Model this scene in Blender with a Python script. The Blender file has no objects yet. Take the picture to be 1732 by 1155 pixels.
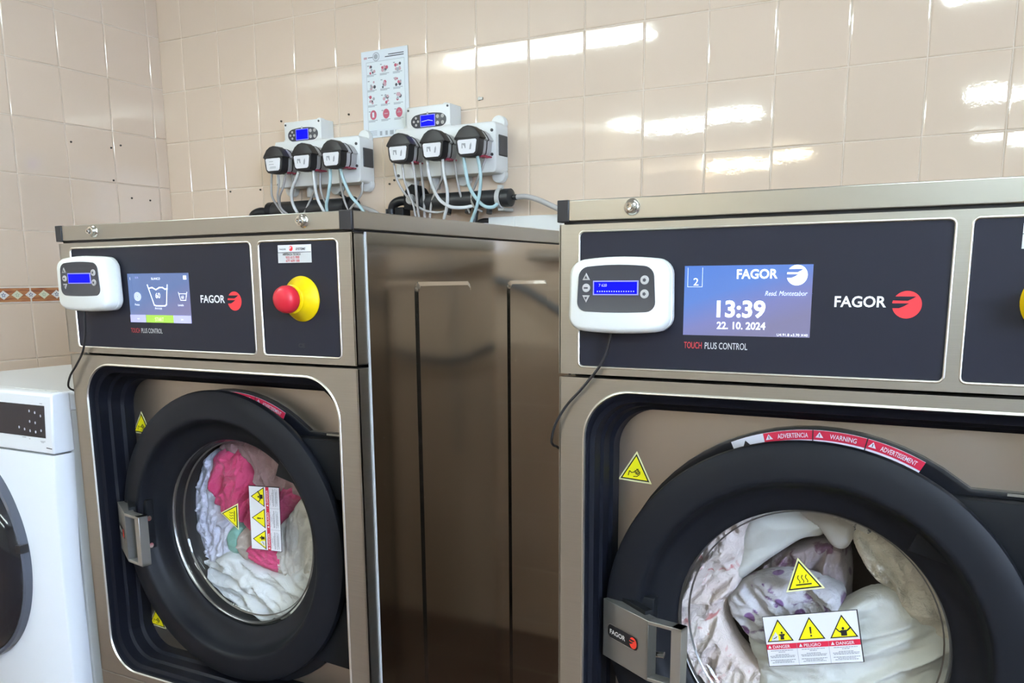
import bpy, bmesh, math, random
from mathutils import Vector, Matrix, noise
PI = math.pi
S = 1.2          # metres per drawing unit
FL = -0.96       # floor height in drawing units (0 = seam under the control panels)
D = 1.3318       # back wall
XC = -1.2559     # side wall
XR, YR = 0.8915, 0.0307   # second machine
scn = bpy.context.scene
COL = scn.collection

# ---------------------------------------------------------------- camera
def setup_camera():
    f, cx, cy = 1486.9444, 854.7309, 750.7931
    yaw, pitch, roll = 0.5025, -0.1862, -0.0083
    fwd = Vector((-math.sin(yaw)*math.cos(pitch), math.cos(yaw)*math.cos(pitch), math.sin(pitch)))
    rt = Vector((math.cos(yaw), math.sin(yaw), 0)); up = rt.cross(fwd)
    R = rt*math.cos(roll)+up*math.sin(roll); U = -rt*math.sin(roll)+up*math.cos(roll)
    cd = bpy.data.cameras.new('camera'); cam = bpy.data.objects.new('camera', cd); COL.objects.link(cam)
    m = Matrix((R, U, -fwd)).transposed().to_4x4()
    m.translation = Vector((1.3516*S, -0.9458*S, (0.1171-FL)*S))
    cam.matrix_world = m
    cd.sensor_width = 36; cd.lens = f/1732*36
    cd.shift_x = (866-cx)/1732; cd.shift_y = (cy-577.5)/1732
    cd.clip_start = 0.02
    scn.camera = cam
setup_camera()
scn.view_settings.view_transform = 'Standard'
try: scn.view_settings.look = 'None'
except Exception: pass
scn.view_settings.gamma = 1
scn.view_settings.use_curve_mapping = False
scn.view_settings.exposure = 0.0
scn.cycles.use_denoising = True
scn.cycles.max_bounces = 8
scn.cycles.transparent_max_bounces = 12
scn.cycles.sample_clamp_indirect = 6
w = bpy.data.worlds.new('daylight'); scn.world = w; w.use_nodes = True
w.node_tree.nodes['Background'].inputs[0].default_value = (0.62, 0.75, 1.0, 1)
w.node_tree.nodes['Background'].inputs[1].default_value = 58.0
LAMP_STRENGTH = 51.0
LAMP_COOL = (0.86, 1.0, 0.97)
LAMP_WARM = (1.0, 0.88, 0.62)

# ---------------------------------------------------------------- materials
MATS = {}
def mat(name, col, rough=.5, metal=0, spec=.5, emit=None, es=1, coat=0):
    if name in MATS: return MATS[name]
    m = bpy.data.materials.new(name); m.use_nodes = True
    b = m.node_tree.nodes['Principled BSDF']
    b.inputs['Base Color'].default_value = (*col, 1)
    b.inputs['Roughness'].default_value = rough
    b.inputs['Metallic'].default_value = metal
    b.inputs['Specular IOR Level'].default_value = spec
    b.inputs['Coat Weight'].default_value = coat
    if emit:
        b.inputs['Emission Color'].default_value = (*emit, 1); b.inputs['Emission Strength'].default_value = es
    MATS[name] = m
    return m
def nd(m, t, **kw):
    n = m.node_tree.nodes.new(t)
    for k, v in kw.items():
        if k in n.inputs: n.inputs[k].default_value = v
        else: setattr(n, k, v)
    return n
def lk(m, a, b): m.node_tree.links.new(a, b)
def bsdf(m): return m.node_tree.nodes['Principled BSDF']
def noise_bump(m, scale=(1,1,1), nscale=20, strength=.1, dist=.001, detail=3, coord='Object'):
    tc = nd(m, 'ShaderNodeTexCoord'); mp = nd(m, 'ShaderNodeMapping'); mp.inputs['Scale'].default_value = scale
    nz = nd(m, 'ShaderNodeTexNoise'); nz.inputs['Scale'].default_value = nscale; nz.inputs['Detail'].default_value = detail
    bp = nd(m, 'ShaderNodeBump'); bp.inputs['Strength'].default_value = strength; bp.inputs['Distance'].default_value = dist
    lk(m, tc.outputs[coord], mp.inputs['Vector']); lk(m, mp.outputs[0], nz.inputs['Vector'])
    lk(m, nz.outputs['Fac'], bp.inputs['Height']); lk(m, bp.outputs[0], bsdf(m).inputs['Normal'])
    return nz, mp, bp
def ramp_color(m, fac, stops, to='Base Color'):
    r = nd(m, 'ShaderNodeValToRGB'); e = r.color_ramp.elements
    while len(e) > 1: e.remove(e[-1])
    e[0].position = stops[0][0]; e[0].color = (*stops[0][1], 1)
    for p, c in stops[1:]:
        q = e.new(p); q.color = (*c, 1)
    lk(m, fac, r.inputs[0]); lk(m, r.outputs[0], bsdf(m).inputs[to])
    return r

STEEL = mat('brushed_stainless', (.55,.545,.515), .33, 1)
nz, mp, bp = noise_bump(STEEL, (3,3,260), 3, .05, .0003, 2)
ramp_color(STEEL, nz.outputs['Fac'], [(.3,(.53,.53,.51)),(.7,(.57,.57,.545))])
SIDE = mat('polished_stainless_side', (.66,.635,.615), .09, 1)
noise_bump(SIDE, (1,1,.5), 5, .07, .004, 1)
INNER = mat('satin_stainless_inner', (.50,.46,.42), .36, 1)
nz, mp, bp = noise_bump(INNER, (1,1,1), 9, .12, .002, 2)
LIDM = mat('lid_stainless', (.53,.53,.51), .30, 1)
noise_bump(LIDM, (3,3,260), 3, .04, .0003, 2)
FRAME_EDGE = mat('bright_cut_edge', (.85,.84,.80), .35, 1)
SEAMW = mat('pale_seam_edge', (.72,.74,.78), .35, .3)
BLACKP = mat('black_moulded_plastic', (.007,.008,.010), .5, 0, .15)
noise_bump(BLACKP, (1,1,1), 400, .08, .0003, 2)
RINGP = mat('black_door_plastic', (.007,.008,.011), .46, 0, .16)
GASK = mat('black_ribbed_trim', (.005,.006,.010), .45, 0, .14)
def ribs():
    m = GASK; tc = nd(m,'ShaderNodeTexCoord'); wv = nd(m,'ShaderNodeTexWave'); wv.bands_direction='Z'
    wv.inputs['Scale'].default_value = 30; bp = nd(m,'ShaderNodeBump'); bp.inputs['Strength'].default_value=.6; bp.inputs['Distance'].default_value=.0015
    lk(m,tc.outputs['Object'],wv.inputs['Vector']); lk(m,wv.outputs['Fac'],bp.inputs['Height']); lk(m,bp.outputs[0],bsdf(m).inputs['Normal'])
GLOSSB = mat('black_smooth_trim', (.008,.009,.012), .32, 0, .25)
FASC = mat('charcoal_fascia', (.015,.016,.025), .42, 0, .22)
CAPB = mat('black_corner_cap', (.012,.012,.015), .45)
CHROME = mat('chrome', (.85,.85,.83), .12, 1)
DARKCH = mat('dark_steel', (.25,.25,.25), .3, 1)
SATIN = mat('satin_aluminium', (.50,.50,.48), .38, .9)
WHITEP = mat('white_plastic', (.84,.86,.82), .32)
WHITEPB = mat('dosing_box_plastic', (.80,.82,.81), .38)
GREYP = mat('grey_plastic', (.50,.51,.53), .35)
DGREYP = mat('dark_grey_plate', (.045,.047,.055), .4)
ENAMEL = mat('white_enamel', (.80,.83,.87), .25)
ENAMELS = mat('cabinet_side_enamel', (.66,.68,.67), .35)
DISPB = mat('black_glass_display', (.012,.011,.018), .1)
BTN = mat('grey_key', (.50,.49,.48), .4, 0)
BTND = mat('key_mark', (.06,.06,.07), .4)
LCD = mat('blue_lcd', (.0,.0,.25), .4, 0, .1, emit=(.004,.006,.90), es=1.0)
LCDE = mat('lcd_rim', (.2,.2,.8), .3, emit=(.22,.25,.95), es=.8)
LCDT = mat('lcd_text', (.5,.5,.9), .3, emit=(.25,.3,1), es=1)
WHT = mat('print_white', (.86,.87,.9), .4)
WHTE = mat('screen_white', (.8,.85,1), .4, emit=(.85,.90,1), es=.85)
SCRD = mat('screen_pale_violet', (.4,.4,.7), .4, emit=(.33,.34,.72), es=.7)
GREENB = mat('screen_green', (.2,.4,.05), .4, emit=(.34,.47,.07), es=.8)
GRNT = mat('screen_green_text', (.5,.7,.3), .4, emit=(.75,.85,.6), es=1)
LOGOR = mat('logo_red', (.85,.035,.045), .4, emit=(.9,.03,.04), es=.12)
TXTR = mat('print_red', (.55,.05,.06), .45)
TXTG = mat('print_light_grey', (.62,.62,.62), .45)
STW = mat('sticker_white', (.80,.81,.85), .45)
STG = mat('sticker_grey', (.62,.64,.64), .45)
STR = mat('sticker_red', (.62,.015,.055), .42)
STY = mat('sticker_yellow', (.88,.80,.01), .38)
STYE = mat('sticker_pale_edge', (.82,.82,.45), .42)
STK = mat('sticker_black', (.012,.012,.015), .5)
STT = mat('sticker_small_print', (.33,.34,.37), .5)
ESY = mat('stop_collar_yellow', (.85,.60,.0), .35)
ESR = mat('stop_button_red', (.56,.012,.03), .4)
CABLE = mat('black_cable', (.01,.01,.012), .45)
HOSEW = mat('milky_hose', (.66,.68,.69), .25)
HOSEB = mat('pale_blue_hose', (.46,.66,.71), .25)
HOSEG = mat('clear_grey_hose', (.45,.44,.44), .2)
PIPEB = mat('black_pipe', (.018,.02,.024), .4)
CLAMP = mat('grey_clamp', (.52,.53,.52), .4)
PINK = mat('red_clip', (.35,.03,.07), .4)
TRUNK = mat('white_trunking', (.80,.82,.80), .4)
PLUG = mat('wall_plug_dark', (.03,.025,.02), .6)
DRUMM = mat('drum_steel', (.20,.19,.18), .3, 1)
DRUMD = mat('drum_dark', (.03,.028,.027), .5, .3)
LIFT = mat('drum_lifter', (.55,.52,.42), .4, .4)
RUBB = mat('door_rubber', (.02,.02,.022), .5)
def make_glass(name, tint=(1,1,1), spec=1.0, power=.05):
    m = bpy.data.materials.new(name); m.use_nodes = True; nt = m.node_tree; nt.nodes.clear()
    out = nt.nodes.new('ShaderNodeOutputMaterial'); mx = nt.nodes.new('ShaderNodeMixShader')
    tr = nt.nodes.new('ShaderNodeBsdfTransparent'); gl = nt.nodes.new('ShaderNodeBsdfGlossy')
    lw = nt.nodes.new('ShaderNodeLayerWeight'); pw = nt.nodes.new('ShaderNodeMath'); pw.operation = 'POWER'; pw.inputs[1].default_value = 4.0; ml = nt.nodes.new('ShaderNodeMath'); ml.operation = 'MULTIPLY_ADD'; ml.inputs[1].default_value = .9; ml.inputs[2].default_value = .035; lw.inputs['Blend'].default_value = .5
    tr.inputs[0].default_value = (*tint,1); gl.inputs['Roughness'].default_value = .03
    nt.links.new(lw.outputs['Facing'], pw.inputs[0]); nt.links.new(pw.outputs[0], ml.inputs[0]); nt.links.new(ml.outputs[0], mx.inputs[0]); nt.links.new(tr.outputs[0], mx.inputs[1]); nt.links.new(gl.outputs[0], mx.inputs[2]); nt.links.new(mx.outputs[0], out.inputs[0])
    MATS[name] = m; return m
GLASS = make_glass('door_glass', (.97,.98,.98))

# ---------------------------------------------------------------- mesh builder
class Thing:
    """frame: the drawing-unit coordinates (in the frame the shapes are written in) of the empty"""
    def __init__(s, name, label, cat, world, frame=None, group=None):
        o = bpy.data.objects.new(name, None); COL.objects.link(o); o.empty_display_size = .05
        o.location = (world[0]*S, world[1]*S, (world[2]-FL)*S)
        o['label'] = label; o['category'] = cat
        if group: o['group'] = group
        s.o = o; s.F = Vector(frame if frame is not None else world)
class MB:
    def __init__(s): s.v = []; s.f = []; s.m = []; s.mats = []; s.mi = 0
    def use(s, m):
        if m not in s.mats: s.mats.append(m)
        s.mi = s.mats.index(m); return s
    def add(s, vs, fs):
        b = len(s.v); s.v += [Vector(p) for p in vs]
        for f in fs: s.f.append([b+i for i in f]); s.m.append(s.mi)
        return s
    def quad(s, a, b, c, d): return s.add([a,b,c,d], [(0,1,2,3)])
    def poly(s, pts): return s.add(pts, [tuple(range(len(pts)))])
    def box(s, x0, x1, y0, y1, z0, z1):
        return s.add([(x0,y0,z0),(x1,y0,z0),(x1,y1,z0),(x0,y1,z0),(x0,y0,z1),(x1,y0,z1),(x1,y1,z1),(x0,y1,z1)],
            [(0,3,2,1),(4,5,6,7),(0,1,5,4),(1,2,6,5),(2,3,7,6),(3,0,4,7)])
    def loft(s, loops, caps=(True, True), closed=True):
        n = len(loops[0]); vs = [p for L in loops for p in L]; fs = []
        for i in range(len(loops)-1):
            for j in range(n if closed else n-1):
                k = (j+1) % n
                fs.append((i*n+j, i*n+k, (i+1)*n+k, (i+1)*n+j))
        if caps[0]: fs.append(tuple(range(n-1,-1,-1)))
        if caps[1]: fs.append(tuple((len(loops)-1)*n+j for j in range(n)))
        return s.add(vs, fs)
    def prism_y(s, pts, y0, y1, bev=0):
        """outline (x,z), front y0, back y1; bev rounds the front edge"""
        if bev:
            cx = sum(p[0] for p in pts)/len(pts); cz = sum(p[1] for p in pts)/len(pts)
            def ins(d):
                return inset(pts, d)
            loops = [[(x,y0,z) for x,z in ins(bev)], [(x,y0+bev*.3,z) for x,z in ins(bev*.3)], [(x,y0+bev,z) for x,z in pts], [(x,y1,z) for x,z in pts]]
        else: loops = [[(x,y0,z) for x,z in pts],[(x,y1,z) for x,z in pts]]
        return s.loft(loops)
    def holed(s, outer, holes, y0, y1=None):
        """plate in the XZ plane with holes"""
        for yy in ([y0] if y1 is None else [y0, y1]):
            bm = bmesh.new(); es = []
            for L in [outer]+holes:
                vv = [bm.verts.new((x,yy,z)) for x,z in L]
                es += [bm.edges.new((vv[i], vv[(i+1)%len(vv)])) for i in range(len(vv))]
            r = bmesh.ops.triangle_fill(bm, use_beauty=True, use_dissolve=False, edges=es)
            bm.verts.index_update(); bm.verts.ensure_lookup_table()
            vs = [v.co.copy() for v in bm.verts]; fs = []
            for f in bm.faces:
                idx = [v.index for v in f.verts]
                if (f.normal.y > 0) == (yy == y0): idx = idx[::-1]
                fs.append(tuple(idx))
            bm.free(); s.add(vs, fs)
        if y1 is not None:
            for L in [outer]+holes:
                s.loft([[(x,y0,z) for x,z in L],[(x,y1,z) for x,z in L]], (False, False))
        return s
    def lathe(s, prof, c, n=64, axis='Y', a0=0, a1=2*PI):
        """prof: list of (r, t) with t along the axis"""
        full = abs(a1-a0-2*PI) < 1e-6; k = n if full else n+1; loops = []
        for r, t in prof:
            L = []
            for i in range(k):
                a = a0+(a1-a0)*i/n
                u, v = r*math.cos(a), r*math.sin(a)
                L.append({'Y':(c[0]+u,c[1]+t,c[2]+v),'Z':(c[0]+u,c[1]+v,c[2]+t),'X':(c[0]+t,c[1]+u,c[2]+v)}[axis])
            loops.append(L)
        return s.loft(loops, (False, False), full)
    def cyl(s, r, a, b, n=24, r2=None):
        a = Vector(a); b = Vector(b); d = (b-a).normalized()
        u = d.orthogonal().normalized(); v = d.cross(u); r2 = r if r2 is None else r2
        return s.loft([[tuple(p+(u*math.cos(2*PI*i/n)+v*math.sin(2*PI*i/n))*q) for i in range(n)] for p, q in ((a,r),(b,r2))])
    def tube(s, pts, r, n=10, sub=6):
        pts = [Vector(p) for p in pts]; P = []
        for i in range(len(pts)-1):
            p0, p1, p2, p3 = pts[max(i-1,0)], pts[i], pts[i+1], pts[min(i+2,len(pts)-1)]
            for k in range(sub):
                t = k/sub
                P.append(.5*((2*p1)+(p2-p0)*t+(2*p0-5*p1+4*p2-p3)*t*t+(3*p1-p0-3*p2+p3)*t**3))
        P.append(pts[-1]); loops = []; u = None
        for i, p in enumerate(P):
            d = (P[min(i+1,len(P)-1)]-P[max(i-1,0)]).normalized()
            u = (d.orthogonal() if u is None else u-d*u.dot(d)).normalized(); v = d.cross(u)
            loops.append([tuple(p+(u*math.cos(2*PI*k/n)+v*math.sin(2*PI*k/n))*r) for k in range(n)])
        return s.loft(loops)
    def sphere(s, c, r, n=16, sc=(1,1,1)):
        loops = []
        for i in range(1, n//2):
            a = PI*i/(n//2)
            loops.append([(c[0]+r*sc[0]*math.sin(a)*math.cos(2*PI*j/n), c[1]+r*sc[1]*math.sin(a)*math.sin(2*PI*j/n), c[2]+r*sc[2]*math.cos(a)) for j in range(n)])
        return s.loft(loops)
    def text(s, t, fn, h, sx=1, align='LEFT', bold=0, italic=0, fit=None):
        """fn(u,v) -> point; h = cap height"""
        vs, fs = glyphs(t, align, bold, italic)
        k = h/.729
        if fit:
            xs = [q[0] for q in vs]; sx = fit/((max(xs)-min(xs))*k)
            if align == 'LEFT': x0 = min(xs); vs = [(a-x0,b) for a,b in vs]
        return s.add([fn(x*k*sx, y*k) for x, y in vs], fs)
    def build(s, name, thing, parent=None, smooth=40, label=None, mat=None, bevel=0, kind=None, F=None):
        me = bpy.data.meshes.new(name)
        F = thing.F if thing else (F if F is not None else Vector((0,0,FL)))
        me.from_pydata([(v-F)*S for v in s.v], [], s.f)
        if mat: s.mats = [mat]
        for m in s.mats: me.materials.append(m)
        if not mat: me.polygons.foreach_set('material_index', s.m)
        bm = bmesh.new(); bm.from_mesh(me)
        if s.recalc: bmesh.ops.recalc_face_normals(bm, faces=bm.faces)
        bm.to_mesh(me); bm.free()
        if smooth:
            me.polygons.foreach_set('use_smooth', [True]*len(me.polygons))
            me.set_sharp_from_angle(angle=math.radians(smooth))
        me.update()
        o = bpy.data.objects.new(name, me); COL.objects.link(o)
        if parent is not None: o.parent = parent
        elif thing: o.parent = thing.o
        if label: o['label'] = label
        if kind: o['kind'] = kind
        if bevel:
            b = o.modifiers.new('edge', 'BEVEL'); b.width = bevel*S; b.segments = 2; b.limit_method = 'ANGLE'; b.angle_limit = math.radians(50)
        return o
    recalc = True
class FB(MB):      # flat printed faces: keep the winding as given
    recalc = False
_G = {}
def glyphs(t, align, bold, italic):
    key = (t, align, bold, italic)
    if key in _G: return _G[key]
    c = bpy.data.curves.new('txt', 'FONT'); c.body = t; c.align_x = align; c.resolution_u = 3
    c.offset = bold; c.shear = italic; c.fill_mode = 'FRONT'
    o = bpy.data.objects.new('txt', c); me = o.to_mesh()
    vs = [(v.co.x, v.co.y) for v in me.vertices]; fs = []
    for p in me.polygons:
        idx = list(p.vertices)
        if p.normal.z < 0: idx = idx[::-1]
        fs.append(tuple(idx))
    o.to_mesh_clear(); bpy.data.objects.remove(o); bpy.data.curves.remove(c)
    _G[key] = (vs, fs); return _G[key]
def inset(pts, d):
    n = len(pts); out = []
    area = sum(pts[i][0]*pts[(i+1)%n][1]-pts[(i+1)%n][0]*pts[i][1] for i in range(n))
    sg = 1 if area > 0 else -1
    for i in range(n):
        a, b, c = Vector(pts[i-1]), Vector(pts[i]), Vector(pts[(i+1)%n])
        e1 = (b-a); e2 = (c-b)
        if e1.length < 1e-9 or e2.length < 1e-9: out.append(tuple(b)); continue
        e1.normalize(); e2.normalize()
        n1 = Vector((-e1.y, e1.x))*sg; n2 = Vector((-e2.y, e2.x))*sg
        m = (n1+n2); m = m/max(m.length_squared/2, .3)
        q = b+m*d; out.append((q.x, q.y))
    return out
def rrect(x0, x1, z0, z1, r, n=8):
    p = []
    for cx, cz, a in ((x1-r,z0+r,-PI/2),(x1-r,z1-r,0),(x0+r,z1-r,PI/2),(x0+r,z0+r,PI)):
        for i in range(n+1):
            t = a+PI/2*i/n; p.append((cx+r*math.cos(t), cz+r*math.sin(t)))
    return p
def circ(cx, cz, r, n=64): return [(cx+r*math.cos(2*PI*i/n), cz+r*math.sin(2*PI*i/n)) for i in range(n)]
def barrel(cx, cz, w, h, r, bt=.07, bb=.05, n=6, side=0.0):
    """rounded rectangle whose top and bottom edges bow outwards"""
    p = []
    base = rrect(-w/2, w/2, -h/2, h/2, r, n)
    dense = []
    for i in range(len(base)):
        a, b = base[i], base[(i+1)%len(base)]
        k = max(1, int(math.dist(a,b)/(w/10)))
        for j in range(k): dense.append((a[0]+(b[0]-a[0])*j/k, a[1]+(b[1]-a[1])*j/k))
    for x, z in dense:
        u = 2*x/w
        k = bt if z > 0 else bb
        t = 1-side*(.5+z/h)*1.0
        p.append((cx+x*t, cz+z*(1-k*2*u*u)))
    return p
def structure(o): o['kind'] = 'structure'; return o
# ---------------------------------------------------------------- room
XE, YN, CZ = 3.2, -6.6, 1.30
TILE = mat('glazed_cream_tile', (.70,.545,.43), .045, 0, 1.0)
def tile_look(m, c0, c1):
    tc = nd(m,'ShaderNodeTexCoord'); nz = nd(m,'ShaderNodeTexNoise'); nz.inputs['Scale'].default_value = 1.3; nz.inputs['Detail'].default_value = 1
    lk(m, tc.outputs['Object'], nz.inputs['Vector'])
    ramp_color(m, nz.outputs['Fac'], [(.35,c0),(.65,c1)])
    n2 = nd(m,'ShaderNodeTexNoise'); n2.inputs['Scale'].default_value = 14; n2.inputs['Detail'].default_value = 2
    n3 = nd(m,'ShaderNodeTexNoise'); n3.inputs['Scale'].default_value = 160; n3.inputs['Detail'].default_value = 1
    for q in (n2,n3): lk(m, tc.outputs['Object'], q.inputs['Vector'])
    b2 = nd(m,'ShaderNodeBump'); b2.inputs['Strength'].default_value = .06; b2.inputs['Distance'].default_value = .003
    b3 = nd(m,'ShaderNodeBump'); b3.inputs['Strength'].default_value = .03; b3.inputs['Distance'].default_value = .001
    lk(m, n2.outputs['Fac'], b2.inputs['Height']); lk(m, n3.outputs['Fac'], b3.inputs['Height'])
    lk(m, b2.outputs[0], b3.inputs['Normal']); lk(m, b3.outputs[0], bsdf(m).inputs['Normal'])
tile_look(TILE, (.715,.575,.455), (.755,.61,.485))
GROUT = mat('tile_grout', (.77,.67,.57), .6)
PAINT = mat('cream_paint', (.66,.64,.59), .7)
CEILM = mat('ceiling_paint', (.74,.745,.73), .8)
FLOORM = mat('terracotta_floor', (.20,.11,.08), .3)
def floor_look(m):
    tc = nd(m,'ShaderNodeTexCoord'); br = nd(m,'ShaderNodeTexBrick'); br.offset = 0
    br.inputs['Scale'].default_value = 1; br.inputs['Brick Width'].default_value = .33; br.inputs['Row Height'].default_value = .33; br.inputs['Mortar Size'].default_value = .006
    br.inputs['Color1'].default_value = (.16,.105,.085,1); br.inputs['Color2'].default_value = (.19,.125,.10,1); br.inputs['Mortar'].default_value = (.25,.2,.17,1)
    lk(m, tc.outputs['Object'], br.inputs['Vector']); lk(m, br.outputs['Color'], bsdf(m).inputs['Base Color'])
floor_look(FLOORM)
def tiled(name, us, vs_, fn, seed, skip=None):
    """us, vs_: grout line positions; fn(u,v,depth) -> point (depth towards the room)"""
    random.seed(seed); mb = MB(); g = .0011; b = .0035; t = .0022
    mb.use(GROUT); mb.quad(fn(us[0],vs_[0],0), fn(us[-1],vs_[0],0), fn(us[-1],vs_[-1],0), fn(us[0],vs_[-1],0))
    mb.use(TILE)
    for i in range(len(us)-1):
        for j in range(len(vs_)-1):
            if skip and skip(vs_[j]): continue
            u0,u1,v0,v1 = us[i]+g, us[i+1]-g, vs_[j]+g, vs_[j+1]-g
            ta, tb, tc_ = random.gauss(0,.0022), random.gauss(0,.0022), random.gauss(0,.0001)
            P = lambda u,v,d: fn(u, v, d+ta*(u-(u0+u1)/2)+tb*(v-(v0+v1)/2)+tc_)
            o = [fn(u0,v0,.0002), fn(u1,v0,.0002), fn(u1,v1,.0002), fn(u0,v1,.0002)]
            k = [P(u0+.001,v0+.001,t*.75), P(u1-.001,v0+.001,t*.75), P(u1-.001,v1-.001,t*.75), P(u0+.001,v1-.001,t*.75)]
            q = [P(u0+b,v0+b,t), P(u1-b,v0+b,t), P(u1-b,v1-b,t), P(u0+b,v1-b,t)]
            mb.add(o+k+q, [(8,9,10,11)]+[(a,(a+1)%4,(a+1)%4+4,a+4) for a in range(4)]+[(a+4,(a+1)%4+4,(a+1)%4+8,a+8) for a in range(4)])
    o = mb.build(name, None, smooth=0); o.location = (0,0,0); structure(o); return o
def grid(a, b, start, step):
    n0 = math.ceil((a-start)/step+1e-6); L = [a]
    k = n0
    while start+k*step < b-1e-4:
        if start+k*step-L[-1] > .004: L.append(start+k*step)
        k += 1
    L.append(b); return L
tiled('wall_back', grid(XC-.0005, XE, .0178, .166), grid(FL, CZ, .7591, .1677), lambda u,v,d: (u, D-d, v), 3)
vL = [FL] + [z for z in [-.1165-.167*k for k in range(6,0,-1)] if z > FL+.01] + [-.1165, .0560, .1040] + [.6065-.167*k for k in range(2,-1,-1)] + [.6065+.167*k for k in range(1,5)] + [CZ]
tiled('wall_left', grid(YN, D+.0005, .7626, .1735), vL, lambda u,v,d: (XC+d, u, v), 5, skip=lambda v: abs(v-.056) < .01)
mb = MB(); mb.quad((XC,YN,CZ),(XE,YN,CZ),(XE,D,CZ),(XC,D,CZ)); structure(mb.build('ceiling', None, mat=CEILM))
mb = MB(); mb.quad((XC,YN,FL),(XE,YN,FL),(XE,D,FL),(XC,D,FL)); structure(mb.build('floor', None, mat=FLOORM))
mb = MB(); mb.box(XC,XE,YN-.1,YN,FL,CZ); structure(mb.build('wall_front', None, mat=PAINT))
# right wall with a window opening
WY0, WY1, WZ0, WZ1 = -2.55, -1.30, .10, 1.17
mb = MB()
mb.box(XE,XE+.12,YN,D,FL,WZ0); mb.box(XE,XE+.12,YN,D,WZ1,CZ); mb.box(XE,XE+.12,YN,WY0,WZ0,WZ1); mb.box(XE,XE+.12,WY1,D,WZ0,WZ1)
structure(mb.build('wall_right', None, mat=PAINT))
mb = MB()
for a,b,c,d in ((WY0,WY1,WZ0,WZ0+.04),(WY0,WY1,WZ1-.04,WZ1),(WY0,WY0+.04,WZ0,WZ1),(WY1-.04,WY1,WZ0,WZ1),(-1.97,-1.93,WZ0,WZ1),(WY0,WY1,.72,.75)):
    mb.box(XE+.03,XE+.07,a,b,c,d)
wf = structure(mb.build('window_1', None, mat=WHITEP))
mb = MB(); mb.box(XE+.048,XE+.052,WY0+.04,WY1-.04,WZ0+.04,WZ1-.04); o = mb.build('window_pane', None, parent=wf, mat=GLASS)
# decorative border strip on the side wall
BRN = mat('border_brown_glaze', (.36,.13,.055), .2)
tc = nd(BRN,'ShaderNodeTexCoord'); mp = nd(BRN,'ShaderNodeMapping'); mp.inputs['Scale'].default_value = (1,6,60); nz = nd(BRN,'ShaderNodeTexNoise'); nz.inputs['Scale'].default_value = 3
lk(BRN,tc.outputs['Object'],mp.inputs['Vector']); lk(BRN,mp.outputs[0],nz.inputs['Vector']); ramp_color(BRN, nz.outputs['Fac'], [(.35,(.25,.085,.045)),(.5,(.40,.15,.06)),(.66,(.48,.23,.10))])
BRW = mat('border_white_glaze', (.80,.78,.76), .2); BRB = mat('border_blue', (.08,.11,.22), .3); BRG = mat('border_green', (.35,.45,.33), .3); BRC = mat('border_cream_glaze', (.72,.72,.55), .2)
BRE = mat('border_rim', (.75,.68,.60), .3)
mb = MB(); y = .7626-.1735*42
mb.use(BRE).box(XC,XC+.003,YN,D-.003,.0565,.1035)
ys = .7626; period = .1735
k = -42; 
while ys+k*period < D-.003:
    a = ys+k*period+.0025; b = min(ys+(k+1)*period-.0025, D-.005)
    if b-a > .01:
        xx = XC+.0032
        # notch at the ends follows the half diamond
        zt, zb, zm = .1000, .0590, .0795
        mb.use(BRN).poly([(xx,a,zb),(xx,b,zb),(xx,b,zt),(xx,a,zt)])
    if k > -14:
        for q in range(4):
            c = ys+k*period+q*period/4
            if c > D-.03: continue
            hw, hh = .0185, .0135
            mb.use(BRW if q % 2 == 0 else BRC)
            mb.poly([(xx+.0004,c-hw,zm),(xx+.0004,c,zm-hh),(xx+.0004,c+hw,zm),(xx+.0004,c,zm+hh)])
            mb.use(BRB if q % 2 == 0 else BRG)
            pts = []
            for i in range(10):
                r = (.0078 if i % 2 == 0 else .0035)
                pts.append((xx+.0007, c+r*1.05*math.sin(PI*i/5), zm+r*math.cos(PI*i/5)))
            mb.poly(pts)
            mb.use(BRW if q % 2 == 0 else BRC).poly([(xx+.0009,c+.003*math.cos(i*PI/3),zm+.003*math.sin(i*PI/3)) for i in range(6)])
    k += 1
structure(mb.build('trim_1', None, smooth=0))

# ---------------------------------------------------------------- ceiling lamps
LH = mat('lamp_housing', (.8,.8,.8), .5)
LCOOL = mat('lamp_tube_cool', (1,1,1), .5, emit=LAMP_COOL, es=LAMP_STRENGTH)
LWARM = mat('lamp_tube_warm', (1,1,1), .5, emit=LAMP_WARM, es=LAMP_STRENGTH)
names = {(-.74,-.60):'nearest the side wall, above the machines', (1.66,-.72):'above the machine that shows the clock', (-.745,-2.93):'in the middle row by the side wall',
         (1.67,-3.0):'in the middle row by the window wall', (-.84,-5.3):'in the far row by the side wall', (1.67,-5.1):'in the far row by the window wall'}
for (cx, cy), txt in names.items():
    warm = cy < -5 and cx < 0
    t = Thing('ceiling_light', 'twin tube fluorescent light on the ceiling, '+txt, 'light', (cx,cy,CZ-.07), group='ceiling lights')
    MB().box(cx-.6,cx+.6,cy-.1,cy+.1,CZ-.03,CZ-.001).build('lamp_housing', t, mat=LH, bevel=.004)
    for s_ in (-1,1):
        MB().cyl(.015,(cx-.58,cy+s_*.048,CZ-.058),(cx+.58,cy+s_*.048,CZ-.058),12).build('lamp_tube', t, mat=LWARM if warm else LCOOL)
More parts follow.
